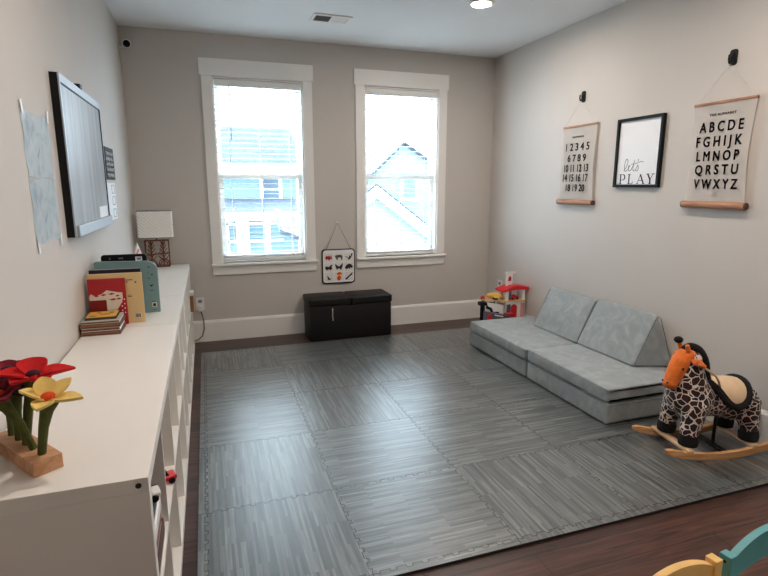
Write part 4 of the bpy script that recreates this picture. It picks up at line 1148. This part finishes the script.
# ---------------------------------------------------------------- rocking giraffe (built in its own coordinates: +x is the tail end)
gr = thing('rocking_giraffe', 'plush orange-faced giraffe rocker on curved wooden runners beside the couch', 'rocking toy', (2.478, 1.948, MT), R(-10))
RY = .137
def rz(x): return .045 * (x / .30) ** 2
for s in (-1, 1):
    bm = B()
    top = []; bot = []
    for k in range(25):
        x = -.315 + .63 * k / 24; e = min(1, (1 - abs(x) / .315) * 9 + .35)
        bot.append((x, rz(x) + .0006 + .010 * (1 - e))); top.append((x, rz(x) + .012 + .024 * e ** .5))
    prism(bm, bot + top[::-1], 1, s * RY - .011, s * RY + .011, .003)
    add('rocker', bm, BIRCH, gr, True, local=True)
for x in (-.178, .195):
    bm = B(); zt = rz(x) + .036
    box(bm, x - .018, x + .018, -RY - .010, RY + .010, zt - .004, zt + .012, .002); add('crossbar', bm, BIRCHY, gr, local=True)
bm = B(); box(bm, .04, .07, -RY + .011, RY - .011, .012, .026, .002); add('crossbar', bm, BLACK, gr, local=True)
bm = B(); tube(bm, [(.055, -.02, .026), (.055, -.02, .25)], .009, 10); add('support_post', bm, BLACK, gr, True, local=True)
# body: one continuous surface
bm = B()
ball(bm, (-.10, 0, .295), (.118, .112, .115), 20); ball(bm, (.15, 0, .262), (.125, .106, .104), 20); ball(bm, (.03, 0, .275), (.16, .098, .092), 20)
tube(bm, [(-.10, 0, .30), (-.122, 0, .38), (-.130, 0, .45), (-.128, 0, .50)], [.103, .092, .078, .064], 16); ball(bm, (-.128, 0, .505), (.062, .060, .055), 16)
for (xt, xb) in ((-.120, -.150), (.185, .205)):
    for s in (-1, 1):
        tube(bm, [(xt, s * .062, .29), ((xt * 1.3 + xb) / 2.3, s * .074, .20), (xb, s * .082, .12), (xb, s * .083, .075)], [.068, .056, .044, .040], 12)
body = add('body', bm, GIRAFFE, gr, local=True)
bake(body, [('REMESH', dict(mode='VOXEL', voxel_size=.0075)), ('SMOOTH', dict(factor=.5, iterations=8))])
bm = B()
tube(bm, [(-.150, -.004, .525), (-.182, -.008, .494), (-.208, -.012, .445), (-.226, -.014, .405), (-.234, -.014, .385)], [.044, .050, .046, .040, .032], 14)
ball(bm, (-.152, -.004, .528), (.048, .048, .040), 16); ball(bm, (-.236, -.014, .384), (.036, .040, .032), 16); ball(bm, (-.222, -.013, .366), (.024, .030, .018), 12)
head = add('head', bm, ORANGE, gr, local=True)
bake(head, [('REMESH', dict(mode='VOXEL', voxel_size=.006)), ('SMOOTH', dict(factor=.5, iterations=5))])
for s in (-1, 1):
    bm = B(); ball(bm, (-.203, s * .043 - .010, .472), (.007, .006, .008), 12); add('eye', bm, BLACK, gr, True, local=True)
    bm = B(); ball(bm, (-.266, s * .018 - .014, .396), (.006, .007, .005), 10); add('nostril', bm, BRNBK, gr, True, local=True)
    bm = B(); c = (-.150, s * .060, .525)
    tube(bm, [(-.150, s * .040, .512), (-.138, s * .078, .508), (-.120, s * .108, .496)], [.010, .021, .008], 10)
    er = add('ear', bm, ORANGE, gr, True, local=True)
    bm = B(); ball(bm, (-.149, s * .080, .504), (.010, .026, .011), 10, (0, 0, R(-18 * s))); add('inner_ear', bm, PINK, er, True, local=True)
    bm = B(); tube(bm, [(-.165, s * .026 - .004, .560), (-.178, s * .030 - .004, .592)], [.013, .010], 10); hn = add('horn', bm, ORANGE, gr, True, local=True)
    if s > 0:
        bm = B(); ball(bm, (-.182, s * .031 - .004, .605), (.023, .023, .018), 12); add('horn_tuft', bm, BLKFUR, hn, True, local=True)
bm = B(); tube(bm, [(-.236, .022, .366), (-.246, -.010, .360), (-.236, -.042, .366)], .0025, 6); add('mouth', bm, BRNBK, gr, True, local=True)
bm = B()
mp_ = [(-.170, 0, .556), (-.135, 0, .568), (-.096, 0, .552), (-.064, 0, .515), (-.042, 0, .470), (-.026, 0, .420), (-.002, 0, .372)]
mp_ = [(p[0], 0, p[1]) for p in smooth_path([(a, c) for a, b, c in mp_], 5)]
tube(bm, mp_, [.018 + .014 * math.sin(PI * k / (len(mp_) - 1)) for k in range(len(mp_))], 12); add('mane', bm, BLKFUR, gr, True, local=True)
for x in (-.150, .205):
    for s in (-1, 1):
        zt = rz(-.178 if x < 0 else .195) + .048
        bm = B(); lathe(bm, [(.034, 0), (.046, .004), (.049, .03), (.043, .062), (.030, .068)], (x, s * .083, zt), 20); add('hoof', bm, BLKFUR, gr, True, local=True)
# saddle draped over the back
def bodyr(x): return .112 - .10 * abs(x - .06) ** 2
def sad(x, a, off): 
    r = bodyr(x) + off
    return (x, math.sin(a) * r * 1.02, .268 + math.cos(a) * r)
bm = B(); sheets = []
for dz in (0.0, -.008):
    ctr = bm.verts.new(sad(.085, 0, .013 + dz)); rings_ = []
    for i in range(1, 13):
        rr = i / 12
        rings_.append([bm.verts.new(sad(.085 + .085 * rr * math.cos(2 * PI * j / 36), R(78) * rr * math.sin(2 * PI * j / 36), .013 + dz - .006 * rr ** 4)) for j in range(36)])
    for j in range(36): bm.faces.new((ctr, rings_[0][j], rings_[0][(j + 1) % 36]))
    for a, b in zip(rings_, rings_[1:]):
        for j in range(36): bm.faces.new((a[j], b[j], b[(j + 1) % 36], a[(j + 1) % 36]))
    sheets.append(rings_[-1])
for j in range(36): bm.faces.new((sheets[0][j], sheets[1][j], sheets[1][(j + 1) % 36], sheets[0][(j + 1) % 36]))
sd = add('saddle', bm, TANF, gr, True, local=True)
bm = B(); loop_tube(bm, [sad(.085 + .100 * math.cos(2 * PI * j / 36), R(88) * math.sin(2 * PI * j / 36), .003) for j in range(36)], .018, 8); add('saddle_trim', bm, BLKFUR, sd, True, local=True)
bm = B(); 
for s in (-1, 1): tube(bm, [(-.120, s * .070, .490), (-.085, s * .092, .470), (-.045, s * .094, .440), (-.015, s * .086, .405), (.010, s * .070, .370)], .006, 8)
add('rein', bm, TANF, gr, True, local=True)
bm = B(); tube(bm, [(.245, -.01, .315), (.278, -.012, .300), (.290, -.014, .27)], .010, 8); tl = add('tail', bm, GIRAFFE, gr, True, local=True)
bm = B(); tube(bm, [(.290, -.014, .275), (.294, -.015, .25), (.294, -.015, .21), (.292, -.015, .19)], [.010, .022, .024, .012], 10); add('tail_tuft', bm, BLKFUR, tl, True, local=True)

# ---------------------------------------------------------------- two small chairs at the bottom edge
def child_chair(loc, m, label, yaw):
    """origin on the floor below the middle of the back; the seat runs to -y"""
    r = thing('child_chair', label, 'chair', loc, yaw, group='small painted wooden chairs')
    w = .149; t = .0128
    for s in (-1, 1):
        bm = B(); box(bm, s * w - t, s * w + t, -.015, .015,   .0005, .495, .002); p = add('back_post', bm, m, r, local=True)
        bm = B(); lathe(bm, [(.0001, 0), (.004, 0), (.004, .001), (.0001, .001)], (0, 0, 0), 12, Matrix.Translation((s * (w + t), 0, .478)) @ Matrix.Rotation(R(90 * s), 4, 'Y')); add('screw', bm, SCREW, p, local=True)
        bm = B(); box(bm, s * w - .014, s * w + .014, -.275, -.247, .0005, .262, .002); add('front_leg', bm, m, r, local=True)
        bm = B(); box(bm, s * w - .008, s * w + .008, -.247, -.015, .10, .125, .002); add('side_rail', bm, m, r, local=True)
    n = 20; a, b = -w + t, w - t
    topl = [(a + (b - a) * k / n, .482 + .036 * (1 - (2 * k / n - 1) ** 2)) for k in range(n + 1)]
    botl = [(a + (b - a) * k / n, .418 + .020 * math.sin(PI * k / n)) for k in range(n + 1)]
    bm = B(); prism(bm, botl + topl[::-1], 1, -.009, .009, .002); add('top_rail', bm, m, r, local=True)
    bm = B(); box(bm, a, b, -.008, .008, .292, .322, .002); add('back_rail', bm, m, r, local=True)
    bm = B(); prism(bm, rrect(-w - .012, w + .012, -.285, -.016, .02), 2, .262, .280, .003); add('seat', bm, m, r, local=True)
    return r
child_chair((1.004, .815, 0), ORCH, 'small orange-yellow wooden chair at the bottom edge', R(6))
child_chair((1.346, .850, 0), TEALCH, 'small teal wooden chair right of the orange-yellow one', R(8))

# ---------------------------------------------------------------- daylight
w = bpy.data.worlds.new('overcast_sky'); sc.world = w; w.use_nodes = True
nt = w.node_tree; bg = nt.nodes['Background']
tc = nt.nodes.new('ShaderNodeTexCoord'); sp = nt.nodes.new('ShaderNodeSeparateXYZ'); nt.links.new(tc.outputs['Generated'], sp.inputs[0])
nz = nt.nodes.new('ShaderNodeTexNoise'); nz.inputs['Scale'].default_value = 3; nt.links.new(tc.outputs['Generated'], nz.inputs['Vector'])
rp = nt.nodes.new('ShaderNodeValToRGB'); rp.color_ramp.elements[0].color = (.64, .81, 1, 1); rp.color_ramp.elements[1].color = (.78, .90, 1, 1)
rp.color_ramp.elements[0].position = .35; rp.color_ramp.elements[1].position = .65
nt.links.new(nz.outputs['Fac'], rp.inputs['Fac']); nt.links.new(rp.outputs['Color'], bg.inputs['Color'])
bg.inputs['Strength'].default_value = 8.0
for a, b in (W1, W2):
    l = bpy.data.lights.new('window_daylight', 'AREA'); l.shape = 'RECTANGLE'; l.size = b - a; l.size_y = WZ1 - WZ0
    l.cycles.is_portal = True
    o = bpy.data.objects.new('window_daylight', l); COL.objects.link(o)
    o.location = ((a + b) / 2, D + .125, (WZ0 + WZ1) / 2); o.rotation_euler = (R(-90), 0, 0)

# ---------------------------------------------------------------- camera
f_px, pitch, yaw = 523.317, .1930526, .3251714
cam = bpy.data.cameras.new('camera'); cam.sensor_width = 36.0; cam.lens = f_px / 768 * 36.0; cam.clip_start = .02; cam.clip_end = 200
co = bpy.data.objects.new('camera', cam); COL.objects.link(co)
F = Vector((math.sin(yaw) * math.cos(pitch), math.cos(yaw) * math.cos(pitch), -math.sin(pitch)))
Rt = Vector((math.cos(yaw), -math.sin(yaw), 0)); Up = Rt.cross(F)
co.matrix_world = Matrix(((Rt.x, Up.x, -F.x, 0), (Rt.y, Up.y, -F.y, 0), (Rt.z, Up.z, -F.z, 1.4076), (0, 0, 0, 1)))
sc.camera = co

# ---------------------------------------------------------------- view
vs = sc.view_settings
vs.view_transform = 'Standard'; vs.look = 'None'; vs.gamma = 1.0; vs.use_curve_mapping = False
vs.exposure = 0.93
cy = sc.cycles
cy.use_denoising = True; cy.max_bounces = 10; cy.diffuse_bounces = 6; cy.transparent_max_bounces = 12
cy.sample_clamp_indirect = 6.0; cy.caustics_reflective = False; cy.caustics_refractive = False
